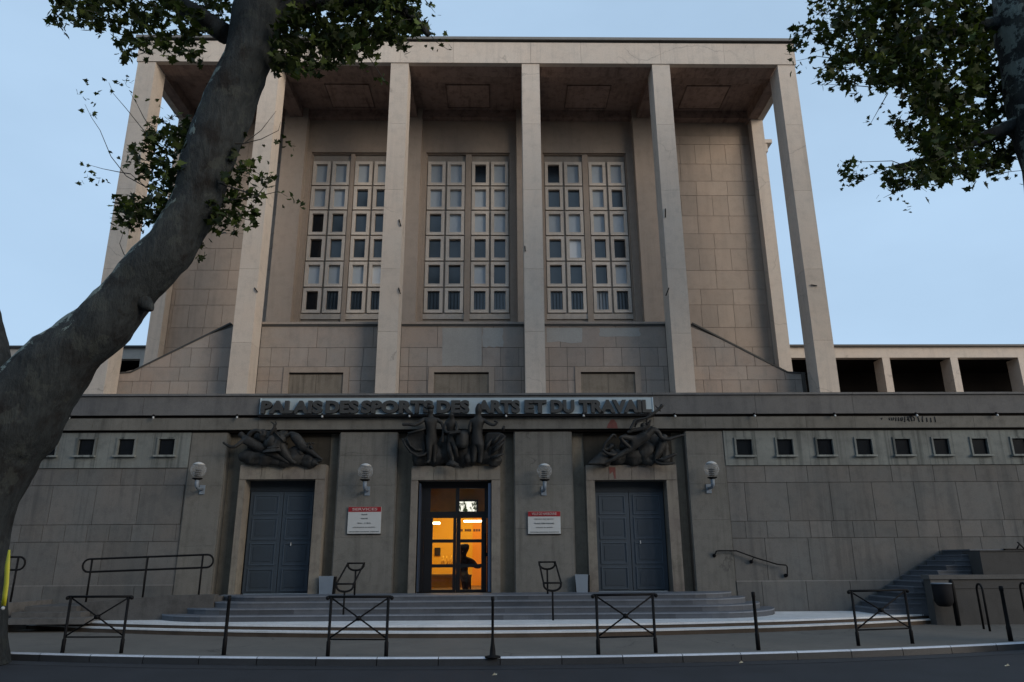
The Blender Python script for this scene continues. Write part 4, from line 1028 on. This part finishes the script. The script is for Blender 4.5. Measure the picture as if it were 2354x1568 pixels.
# wall-mounted rail on the right
wr=thing('wall_handrail','thin black bent handrail fixed to the right wing wall','handrail',(X(1720,1300,-.1),0,Z(1330,-.1,1720)))
Q=lambda x,y,Y=-.10:at(x,y,Y)
m_=MB();m_.tube([Q(1643,1275,-.04),Q(1646,1267),Q(1652,1266),Q(1692,1266),Q(1736,1282),Q(1786,1297),Q(1806,1299),Q(1809,1303),Q(1809,1325,-.04)],.018,8);m_.build('rail',M['black'],wr)
m_=MB()
for x,y in((1642,1277),(1727,1291),(1806,1323)):
    p=Q(x,y,-.03);m_.tube([(p.x,0,p.z),(p.x,-.05,p.z)],[.05,.04],10);m_.tube([(p.x,-.05,p.z),(p.x+.03,-.10,p.z+.09)],.012,6)
m_.build('rail_bracket',M['black'],wr)
# side stairs with low walls at the right
ss=MB();x0=X(1985,1397,-.6);n=12;tw=.235;rz=.125
for i in range(n):
    a=x0+tw*i;ss.tint=random.uniform(.55,.9);ss.box(a,a+.8+(2.5 if i==n-1 else 0),-1.42+.02*i,-.005,.3,.338+rz*(i+1)-.03);ss.tint=.95;ss.box(a-.02,a+.8+(2.5 if i==n-1 else 0),-1.44+.02*i,-.006,.338+rz*(i+1)-.03,.338+rz*(i+1))
o=ss.build('side_stairs',M['stepm']);tag(o,'narrow dark stone side stairs climbing along the right wing wall','stairs')
lw=MB();xa=X(2138,1340,-1.75);zt1=Z(1321,-1.75,2250);zt2=Z(1265,-1.5,2300);xb=X(2243,1290,-1.5)
lw.tint=1;x=xa
lw.box(xa,26,-1.75,-1.46,.1,zt1-.1);
lw.tint=1.6;lw.box(xa-.03,xa+3.2,-1.79,-1.42,zt1-.099,zt1)
lw.tint=.95;lw.box(xb,26,-1.7,-1.0,zt1+.001,zt2-.03);lw.tint=.7;lw.box(xb-.9,26,-1.72,-.98,zt2-.029,zt2) if 0 else lw.box(xb,26,-1.72,-.98,zt2-.029,zt2)
lw.tint=.3;lw.box(xa+.5,26,-1.756,-1.7501,.92,.93)
lw.tint=1.8;lw.box(xa,xa+.42,-1.76,-1.7501,zt1-.55,zt1-.12)
tag(lw.build('stair_wall',stone('dark_stair_wall',(.07,.07,.07),(.03,.03,.03),.4,.4,(3,3,.5),.3)),'low dark stepped stone wall beside the right side stairs','wall')
pk=MB();q=at(2335,1255,-1.2)
pk.box(q.x-.35,q.x+1.5,-1.3,-1.1,zt2,zt2+.04);pk.tube([(q.x,-1.2,zt2+.03),(q.x+.1,-1.2,zt2+.16)],.02,6);pk.tube([(q.x+.2,-1.2,zt2+.03),(q.x+.05,-1.2,zt2+.2)],.02,6);tag(pk.build('pipe_stub',M['black']),'small dark pipe lying on top of the low stair wall at the right edge','pipe')
# boards by the doors
for (xa_,xb_,y0,y1,lab) in((731,765,1331,1366,'pale grey-blue box standing right of the left door'),(1322,1352,1333,1366,'pale grey-blue box standing left of the right door')):
    a=X(xa_,1350,-.2);b=X(xb_,1350,-.2)
    t=thing('planter_box',lab,'box',((a+b)/2,-.1,zs0),'pale boxes beside the doors')
    m_=MB();m_.prismY([(a+.03,zs0),(b-.02,zs0),(b,zs0+.44),(a,zs0+.44)],-.2,-.18);m_.build('front_board',M['grey'],t)
    m_=MB();m_.prismY([(a+.04,zs0),(b+.03,zs0),(b+.05,zs0+.42),(a+.02,zs0+.42)],-.178,-.02);m_.build('box_body',M['black'],t)
# litter on the road
for i,(x,y,lab) in enumerate(((575,1524,'white scrap of paper in the gutter at the left'),(1135,1552,'pale curled leaf on the road below the centre bollard'),(2312,1520*0+1531,'thin pale scrap on the road towards the right edge'),(1701,1524*1,'small white pebble-like scrap on the road left of the right bollard'))):
    p=atz(x,y,.01);m_=MB();m_.add([(p.x-.03,p.y-.02,.012),(p.x+.04,p.y-.03,.02),(p.x+.05,p.y+.02,.03),(p.x,p.y+.04,.014)],[(0,1,2,3)]);m_.add([(p.x-.03,p.y-.02,.011),(p.x+.04,p.y-.03,.019),(p.x+.01,p.y-.035,.05)],[(0,1,2)]);tag(m_.build('scrap',M['litter']),lab,'litter')

# person in the lobby
def U(zx,zy,r,dy=0.,Yb=2.2):
    p=at(*S(zx,zy),Yb+dy);return (p.x,p.y,p.z,r*.2551/1.36*mpp(p)*1.45)
pn_=thing('person','person in dark clothes sitting side-on in the lit lobby with one arm held out','person',(-.9,2.2,.845))
skin('body',[
 [U(690,1180,62),U(690,1110,66),U(692,1060,60),U(690,1020,34),U(696,985,26),U(704,930,50),U(702,885,54),U(700,860,40)],
 [U(692,1060,60),U(760,1065,34,-.1),U(820,1095,30,-.12),U(850,1140,22,-.14),U(890,1150,13,-.18),U(915,1145,9,-.18)],
 [U(692,1060,60),U(640,1090,34,.1),U(620,1150,26,.1),U(650,1180,18,.1)],
 [U(690,1180,62),U(700,1240,48,-.1),U(730,1265,42,-.3),U(735,1340,32,-.3),U(735,1430,24,-.3),U(760,1445,18,-.34)],
 [U(690,1180,62),U(690,1250,48,.1),U(720,1280,40,-.1),U(720,1360,32,-.1),U(715,1440,24,-.1)]],pn_,M['dark'])
m_=MB();x,y,z,r=U(735,935,8,-.02);m_.ball((x,y,z),.03,8,6);x,y,z,r=U(690,955,7,-.14);m_.ball((x,y,z),.016,8,6);m_.build('face_detail',M['skin'],pn_)
ch=MB();x,y,z,r=U(690,1250,60);ch.box(x-.25,x+.25,2.0,2.5,z-.04,z+.02)
for a in(-.22,.22):
    for b in(2.03,2.47): ch.tube([(x+a,b,z-.03),(x+a,b,.845)],.02,6)
ch.box(x-.27,x-.22,2.0,2.5,z+.02,z+.5)
tag(ch.build('stool',M['dark']),'dark chair under the seated person in the lobby','chair')

# ------------------------------------------------------------------ trees
def limb(mb,pts,Yf,n=14,sub=5,disp=.05,seed=0):
    """pts: (x,y,r,dy) in survey units; smooth spline tube with bark relief"""
    P3=[]
    for (x,y,r,dy) in pts:
        p=at(x,y,Yf+dy);P3.append((p,r*mpp(p)))
    out=[];rr=[]
    for i in range(len(P3)-1):
        p0=P3[max(i-1,0)];p1=P3[i];p2=P3[i+1];p3=P3[min(i+2,len(P3)-1)]
        for k in range(sub):
            t=k/sub;t2=t*t;t3=t2*t
            out.append(.5*((2*p1[0])+(-p0[0]+p2[0])*t+(2*p0[0]-5*p1[0]+4*p2[0]-p3[0])*t2+(-p0[0]+3*p1[0]-3*p2[0]+p3[0])*t3))
            rr.append(.5*((2*p1[1])+(-p0[1]+p2[1])*t+(2*p0[1]-5*p1[1]+4*p2[1]-p3[1])*t2+(-p0[1]+3*p1[1]-3*p2[1]+p3[1])*t3))
    out.append(P3[-1][0]);rr.append(P3[-1][1])
    b0=len(mb.v);mb.tube(out,rr,n)
    for i in range(b0,len(mb.v)):
        v=Vector(mb.v[i]);c=out[(i-b0)//n];d=(v-c)
        if d.length>.03:
            s_=min(1,d.length/.3)
            nn=mnoise.noise(v*1.1+Vector((seed,0,0)))*disp*1.6+mnoise.noise(v*3.5)*disp*.55+mnoise.noise(v*9)*disp*.22
            mb.v[i]=tuple(v+d.normalized()*nn*s_)
    return out
LEAF=[]
for i,(ang,rad) in enumerate(((-90,.16),(-62,.44),(-38,.62),(-18,.42),(8,.80),(24,.50),(48,.62),(62,.56),(90,1.0),(118,.56),(132,.62),(156,.50),(172,.80),(198,.42),(218,.62),(242,.44))):
    LEAF.append((math.cos(math.radians(ang))*rad,math.sin(math.radians(ang))*rad))
def leaf(mb,p,size,rng,tint):
    u=Vector((rng.gauss(0,1),rng.gauss(0,1),rng.gauss(0,.5))).normalized()
    n=Vector((rng.gauss(0,.7),rng.gauss(-.3,.8),rng.gauss(0,1)))
    n=(n-u*n.dot(u)).normalized();w=u.cross(n)
    b=rng.uniform(.05,.35);L_=[];sx_=rng.uniform(.8,1.1)
    for a,c in LEAF: L_.append(p+size*(u*c+w*a*sx_+n*(b*(a*a+ c*c*.5)-.1)))
    L_.append(p);k=len(LEAF);mb.tint=tint
    mb.add(L_,[(i,(i+1)%k,k) for i in range(k)],True)
def inpoly(x,y,P_):
    c=False;j=len(P_)-1
    for i in range(len(P_)):
        if (P_[i][1]>y)!=(P_[j][1]>y) and x<(P_[j][0]-P_[i][0])*(y-P_[i][1])/(P_[j][1]-P_[i][1])+P_[i][0]: c=not c
        j=i
    return c
def twig_cluster(lm,tm,p,rng,length,nleaf,size,dr=None,bright=.25):
    d=dr or Vector((rng.gauss(0,1),rng.gauss(0,.8),rng.gauss(-.2,.7)));d.normalize()
    pts=[p];q=p
    for i in range(3):
        d=(d+Vector((rng.gauss(0,.25),rng.gauss(0,.25),rng.gauss(-.08,.2)))).normalized();q=q+d*length/3;pts.append(q)
    tm.tube(pts,[.009,.007,.005,.003],4,False)
    for i in range(nleaf):
        t=rng.random()*2.999;k=int(t);s_=pts[k].lerp(pts[k+1],t-k)
        leaf(lm,s_+Vector((rng.gauss(0,.07),rng.gauss(0,.07),rng.gauss(-.03,.07))),size*rng.uniform(.55,1.15),rng,rng.random()**3*(.45+bright))
DENS=1.5
def foliage(regions,Yf,rng,lm,tm):
    for poly,count,dyr,size,nl,ln in regions:
        count=int(count*(1.25 if nl==8 and size>.13 else DENS));size*=1.36
        xs=[p[0] for p in poly];ys=[p[1] for p in poly];k=0;tries=0
        while k<count and tries<count*60:
            tries+=1
            x=rng.uniform(min(xs),max(xs));y=rng.uniform(min(ys),max(ys))
            if not inpoly(x,y,poly): continue
            k+=1;dd=rng.uniform(*dyr);dd=abs(dd)+.45 if (x>2250 and -60<y<420) else dd;p=at(x,y,Yf+dd);twig_cluster(lm,tm,p,rng,ln*rng.uniform(.5,1.2),nl,size)
def sprig(lm,tm,pts,Yf,rng,leaves,size=.085,r=.012,bright=.2):
    P_=[at(x,y,Yf+dy) for x,y,dy in pts];n=len(P_)
    tm.tube(P_,[r*(1-.7*i/(n-1)) for i in range(n)],5,False)
    for (x,y) in leaves:
        j=min(range(len(pts)),key=lambda i:abs(pts[i][0]-x)+abs(pts[i][1]-y));p=at(x,y,Yf+pts[j][2]+rng.uniform(-.15,.15))
        for _ in range(2 if rng.random()<.75 else 1): leaf(lm,p+Vector((rng.gauss(0,.045),rng.gauss(0,.08),rng.gauss(0,.045))),size*rng.uniform(.6,1.15),rng,rng.random()**2*(.4+bright))

rng=random.Random(11)
YT=-6.55
TA=thing('plane_tree','large plane tree with a thick leaning grey limb crossing the left of the facade','tree',(at(-88,1510,YT).x,YT,.12))
tk=MB()
limb(tk,[(-90,1540,100,0),(-88,1500,96,0),(-95,1400,90,0),(-92,1270,92,0),(-66,1143,96,0),(-22,1030,101,0),(32,965,100,0),(92,888,84,0),(159,816,70,0),(234,752,63,0),(292,686,59,0),(347,620,56,0),(412,541,55,-.02),(453,451,53,-.06),(488,350,56,-.12),(516,275,56,-.16),(544,205,57,-.2),(578,110,57,-.25),(595,30,59,-.3),(606,-40,60,-.35),(615,-140,62,-.4),(640,-300,56,-.4),(700,-480,48,-.2),(760,-640,36,0)],YT,26,6,.06,1)
limb(tk,[(-20,1040,70,.1),(-28,950,62,.25),(-40,860,54,.35),(-52,780,50,.5),(-75,690,50,.6),(-130,560,46,.8),(-180,400,40,1.0),(-230,200,32,1.2),(-250,0,24,1.3)],YT,18,5,.06,4)
limb(tk,[(330,695,20,-.1),(345,708,11,-.15),(351,713,3,-.16)],YT,10,3,.02,2)
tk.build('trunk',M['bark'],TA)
# peeled pale patches along the upper side of the limb
pk=MB();rg=random.Random(3)
br=MB()
limb(br,[(520,80,24,0),(430,20,20,.2),(330,-30,16,.4),(210,-60,12,.5),(120,-80,8,.5)],YT,10,5,.02)
limb(br,[(600,60,26,-.3),(700,10,22,-.4),(820,0,16,-.5),(920,20,12,-.6),(985,80,7,-.6)],YT,10,5,.02)
limb(br,[(600,-60,30,-.3),(500,-200,26,0),(380,-330,20,.4),(250,-420,14,.8)],YT,10,4,.02)
limb(br,[(640,-200,30,-.3),(780,-260,26,-.8),(950,-300,18,-1.2),(1150,-330,12,-1.5)],YT,10,4,.02)
br.build('branch',M['bark'],TA)
lm=MB();tm=MB()
for pp_ in ([(450,330,-.1),(400,320,.3),(350,300,.5)],[(440,380,-.1),(390,400,.3),(335,430,.5),(300,400,.5)],[(430,450,-.1),(380,470,.2),(320,500,.3)],[(540,330,-.4),(560,330,-.4)],[(500,420,-.3),(560,440,-.45),(590,452,-.4)]):
    tm.tube([at(x,y,YT+d) for x,y,d in pp_],[.02,.015,.01,.008][:len(pp_)],5,False)
foliage([
 ([(100,-60),(120,15),(170,45),(250,70),(290,120),(345,100),(395,130),(450,135),(500,70),(520,-60)],165,(-.9,1.2),.105,7,.35),
 ([(640,-60),(640,60),(625,150),(665,175),(745,150),(790,135),(850,125),(890,95),(960,75),(975,40),(940,-20),(900,-60)],230,(-1.2,.8),.105,7,.35),
 ([(100,20),(140,80),(160,30)],5,(-.3,.3),.09,4,.25),
 ([(395,265),(460,290),(440,350),(415,430),(385,480),(345,520),(300,490),(275,470),(335,445),(330,400),(350,350),(340,300)],60,(-.5,.7),.10,7,.33),
 ([(280,330),(340,350),(330,380),(285,370)],5,(-.3,.5),.09,5,.25),
 ([(520,290),(560,330),(600,350),(620,400),(600,450),(580,500),(545,525),(505,520),(480,500),(500,420)],38,(-.5,.4),.10,6,.3),
 ([(400,520),(465,560),(480,590),(440,560)],4,(-.3,.3),.08,4,.2),
 ([(260,470),(320,480),(330,530),(270,520)],7,(-.3,.5),.09,5,.25),
 ([(-200,-520),(1100,-520),(1000,-70),(0,-70)],190,(-2.5,2.5),.15,8,.55),
],YT,rng,lm,tm)
sprig(lm,tm,[(350,300,.5),(330,270,.5),(315,240,.45),(300,215,.45)],YT,rng,[(300,205),(290,185),(312,230),(280,200),(265,183),(308,196)])
sprig(lm,tm,[(335,430,.5),(290,405,.5),(255,360,.5),(230,300,.5),(210,270,.5),(195,240,.5)],YT,rng,[(180,208),(198,225),(205,235),(215,255),(222,268),(195,256),(222,215),(184,215),(262,355),(200,193)])
sprig(lm,tm,[(300,400,.5),(270,395,.5),(235,388,.5),(200,378,.5)],YT,rng,[(185,378),(195,400),(205,405),(215,395),(190,385),(240,412),(218,420),(232,418),(247,421),(185,415)])
sprig(lm,tm,[(360,330,.4),(330,300,.4),(290,250,.4),(260,215,.4),(250,190,.4)],YT,rng,[(235,190),(252,212),(285,182),(298,188),(340,235),(355,230),(368,242)])
sprig(lm,tm,[(300,600,.1),(285,585,.1),(275,560,.1),(285,530,.2)],YT,rng,[(283,545),(293,520),(275,530)])
sprig(lm,tm,[(530,460,-.4),(590,452,-.4),(640,440,-.4),(660,452,-.4)],YT,rng,[(640,445),(660,450),(672,455),(690,462),(680,470),(665,468),(700,468),(655,460)],bright=.8)
sprig(lm,tm,[(560,330,-.4),(600,320,-.4),(640,300,-.4),(645,280,-.4)],YT,rng,[(655,300),(640,320),(665,330),(670,345),(650,340),(660,285),(675,335)],bright=.5)
sprig(lm,tm,[(590,452,-.4),(615,420,-.4),(625,395,-.4)],YT,rng,[(612,382),(620,395),(600,375)],bright=.7)
sprig(lm,tm,[(560,330,-.4),(600,300,-.4),(635,255,-.4)],YT,rng,[(600,330)])
sprig(lm,tm,[(940,30,-.6),(975,60,-.6),(1000,95,-.6),(1030,115,-.6)],YT,rng,[(985,95),(1000,112),(1012,95),(1035,118),(980,110),(1020,85),(990,75)])
sprig(lm,tm,[(960,-20,-.6),(985,10,-.6),(1000,30,-.6)],YT,rng,[(995,20),(1005,40),(985,15),(975,5)])
sprig(lm,tm,[(840,120,-.6),(860,150,-.6),(880,180,-.6)],YT,rng,[(850,160),(865,175),(880,170),(885,190),(860,195),(870,150)],bright=.6)
lo=lm.build('crown',M['leaf'],TA);tm.build('twigs',M['twig'],TA)
# yellow strip on the trunk
yt=MB();pts=[(22,1264,-.6),(18,1300,-.62),(16,1340,-.64),(12,1370,-.66),(9,1392,-.66)]
vs=[]
for x,y,dy in pts:
    for o_ in(-6,5): p=at(x+o_*(1 if y>1280 else .4),y,YT+dy);vs.append(p)
yt.add(vs,[(2*i,2*i+1,2*i+3,2*i+2) for i in range(4)],True)
yo=yt.build('yellow_strip',M['yellow']);tag(yo,'yellow plastic strip hanging on the plane tree trunk at the left edge','strip')
sd=yo.modifiers.new('s','SOLIDIFY');sd.thickness=.01
yt=MB();p=at(7,1398,YT-.66);yt.ball(p,.03,8,6);yt.build('strip_end',M['white'],yo)

rng=random.Random(23);DENS=1.7
YT2=-6.6
bx=at(2600,1470,YT2);TB=thing('plane_tree','plane tree at the right edge, its dark leafy crown filling the top right corner','tree',(bx.x,YT2,.12))
tk=MB()
limb(tk,[(2610,1500,80,0),(2600,1400,74,0),(2580,1250,70,0),(2545,1050,68,0),(2510,850,66,0),(2472,650,65,0),(2442,500,64,0),(2412,350,62,0),(2380,200,60,0),(2362,100,62,0),(2354,0,64,0),(2350,-150,60,0),(2330,-400,46,0)],YT2,20,5,.05,8)
tk.build('trunk',M['bark'],TB)
br=MB()
limb(br,[(2350,60,22,0),(2240,60,16,.2),(2120,90,12,.4),(2000,130,8,.5),(1900,150,4,.5)],YT2,8,4,.01)
limb(br,[(2390,260,20,0),(2300,300,16,.2),(2200,340,12,.4),(2120,370,8,.5),(2050,385,5,.5)],YT2,8,4,.01)
limb(br,[(2350,-100,26,0),(2200,-200,20,0),(2050,-260,14,0),(1880,-300,9,0)],YT2,8,4,.01)
limb(br,[(2400,-100,26,0),(2550,-200,20,0),(2700,-200,14,0)],YT2,8,4,.01)
br.build('branch',M['bark'],TB)
lm=MB();tm=MB()
foliage([
 ([(1990,-60),(1965,40),(1985,110),(1995,180),(2045,215),(2085,225),(2110,280),(2120,330),(2110,365),(2080,375),(2100,405),(2150,410),(2215,405),(2290,385),(2370,350),(2450,300),(2500,-60)],520,(-1.4,1.4),.108,8,.36),
 ([(1880,-60),(1850,30),(1860,90),(1890,130),(1900,185),(1975,190),(2000,120),(1980,40),(1990,-60)],62,(-.8,.8),.10,6,.33),
 ([(1815,55),(1835,115),(1860,60)],5,(-.2,.3),.09,4,.25),
 ([(2030,250),(2090,260),(2110,330),(2060,320)],9,(-.4,.4),.095,5,.3),
 ([(2040,370),(2090,380),(2110,425),(2070,430),(2035,410)],10,(-.4,.4),.095,6,.3),
 ([(1930,375),(1960,380),(1990,400),(1955,425)],5,(-.3,.3),.09,4,.25),
 ([(1700,-520),(2900,-520),(2900,-70),(1900,-70)],180,(-2.5,2.5),.15,8,.55),
 ([(2480,-60),(2900,-60),(2850,250),(2550,330)],110,(-1.5,1.5),.14,8,.5)
],YT2,rng,lm,tm)
sprig(lm,tm,[(2100,390,.4),(2050,370,.4),(1990,372,.4),(1940,372,.4)],YT2,rng,[(1930,385),(1945,375),(1960,380),(1950,395),(1940,400),(1955,410),(1970,385),(1985,378),(1995,390),(1950,420),(1975,405),(1935,430)])
sprig(lm,tm,[(2090,400,.4),(2040,385,.4),(1985,408,.4)],YT2,rng,[(1990,405),(1975,412),(1960,425),(2010,395)])
sprig(lm,tm,[(2100,420,.4),(2060,440,.4),(2030,455,.4)],YT2,rng,[(2030,460),(2045,450),(2090,470),(2095,480),(2078,482),(2070,455)])
sprig(lm,tm,[(2040,215,.4),(2020,250,.4),(2000,285,.4)],YT2,rng,[(2000,285),(2012,275),(2020,245),(2045,280),(1995,270),(2050,270)])
sprig(lm,tm,[(2000,70,.4),(1920,70,.4),(1850,70,.4),(1810,70,.4)],YT2,rng,[(1808,68),(1822,78),(1835,85),(1828,95),(1845,70),(1830,60)])
sprig(lm,tm,[(1960,140,.4),(1880,130,.4),(1830,140,.4)],YT2,rng,[(1826,130),(1830,150),(1828,165),(1860,140),(1870,125),(1850,155),(1840,118)])
sprig(lm,tm,[(2000,200,.4),(1940,195,.4),(1880,195,.4)],YT2,rng,[(1880,193),(1905,205),(1915,200),(1940,190),(1930,178),(1960,215)])
sprig(lm,tm,[(2290,400,.2),(2320,395,.2),(2370,390,.2)],YT2,rng,[(2300,400),(2310,410),(2330,405),(2345,400),(2320,415),(2350,415)])
sprig(lm,tm,[(1960,300*0+160,.3),(1900,160,.3)],YT2,rng,[(1905,165),(1890,158),(1880,150),(1895,150)])
lm.build('crown',M['leaf'],TB);tm.build('twigs',M['twig'],TB)

# ------------------------------------------------------------------ unseen houses added behind the viewer to shade the lower facade
for i,(xa,xb,ya,H,lab,tt) in enumerate(((-70,-24,-44,17.,'unseen long pale rendered house added across the street to block low sun, leftmost of the three',1.),(-23.5,14,-46,19.5,'unseen tall rendered house added straight across the street to block low sun',.9),(14.5,70,-43,16.,'unseen long stone house added across the street to block low sun, rightmost of the three',1.1))):
    hb=thing('sun_blocking_house',lab,'house',((xa+xb)/2,ya-6,0),'unseen sun-blocking houses')
    w=MB();w.tint=tt;w.box(xa,xb,ya-12,ya,0,H);w.build('wall',M['upper'],hb)
    w=MB();w.box(xa-.3,xb+.3,ya-12.3,ya+.4,H+.001,H+.3);w.build('roof',M['roof'],hb)
    x=xa+1.5
    w=MB()
    while x<xb-2:
        for k in range(int(H/3.2)): w.box(x,x+1.1,ya+.001,ya+.05,1.+3.2*k,2.9+3.2*k)
        x+=3.1
    w.build('windows',M['gdark'],hb)

# ------------------------------------------------------------------ light
SUN_EL,SUN_ROT=12.,128.
HAZE=.80;HC=(4.1,5.75,7.7);STR=.09;SUNE=2.2;SUNA=35;EXPO=.42
W=bpy.data.worlds.new('World');SC.world=W;W.use_nodes=True;N=W.node_tree.nodes;L=W.node_tree.links
bg=N['Background'];sky=N.new('ShaderNodeTexSky');sky.sky_type='NISHITA';sky.sun_disc=False
sky.sun_elevation=math.radians(SUN_EL);sky.sun_rotation=math.radians(SUN_ROT);sky.air_density=1.0;sky.dust_density=1.2;sky.ozone_density=2.;sky.altitude=0
tc=N.new('ShaderNodeTexCoord');mp=N.new('ShaderNodeMapping');mp.inputs['Scale'].default_value=(1,1,2.5);L.new(tc.outputs['Generated'],mp.inputs[0])
nz=N.new('ShaderNodeTexNoise');nz.inputs['Scale'].default_value=1.7;nz.inputs['Detail'].default_value=5;L.new(mp.outputs[0],nz.inputs['Vector'])
cr=N.new('ShaderNodeValToRGB');cr.color_ramp.elements[0].position=.3;cr.color_ramp.elements[0].color=(HAZE-.06,)*3+(1,);cr.color_ramp.elements[1].position=.75;cr.color_ramp.elements[1].color=(HAZE+.2,)*3+(1,);L.new(nz.outputs['Fac'],cr.inputs[0])
mx=N.new('ShaderNodeMix');mx.data_type='RGBA';L.new(cr.outputs[0],mx.inputs[0]);L.new(sky.outputs[0],mx.inputs[6]);mx.inputs[7].default_value=(*HC,1)
L.new(mx.outputs[2],bg.inputs[0]);bg.inputs[1].default_value=STR
sd=bpy.data.lights.new('sun','SUN');sd.energy=SUNE;sd.angle=math.radians(SUNA);sd.color=(1,.85,.68)
so=bpy.data.objects.new('sun',sd);C.objects.link(so)
el,ro=math.radians(SUN_EL),math.radians(SUN_ROT)
so.rotation_euler=Vector((math.sin(ro)*math.cos(el),math.cos(ro)*math.cos(el),math.sin(el))).to_track_quat('Z','Y').to_euler()
SC.view_settings.view_transform='Standard';SC.view_settings.look='None';SC.view_settings.exposure=EXPO;SC.view_settings.gamma=1
SC.cycles.max_bounces=6;SC.cycles.transparent_max_bounces=12
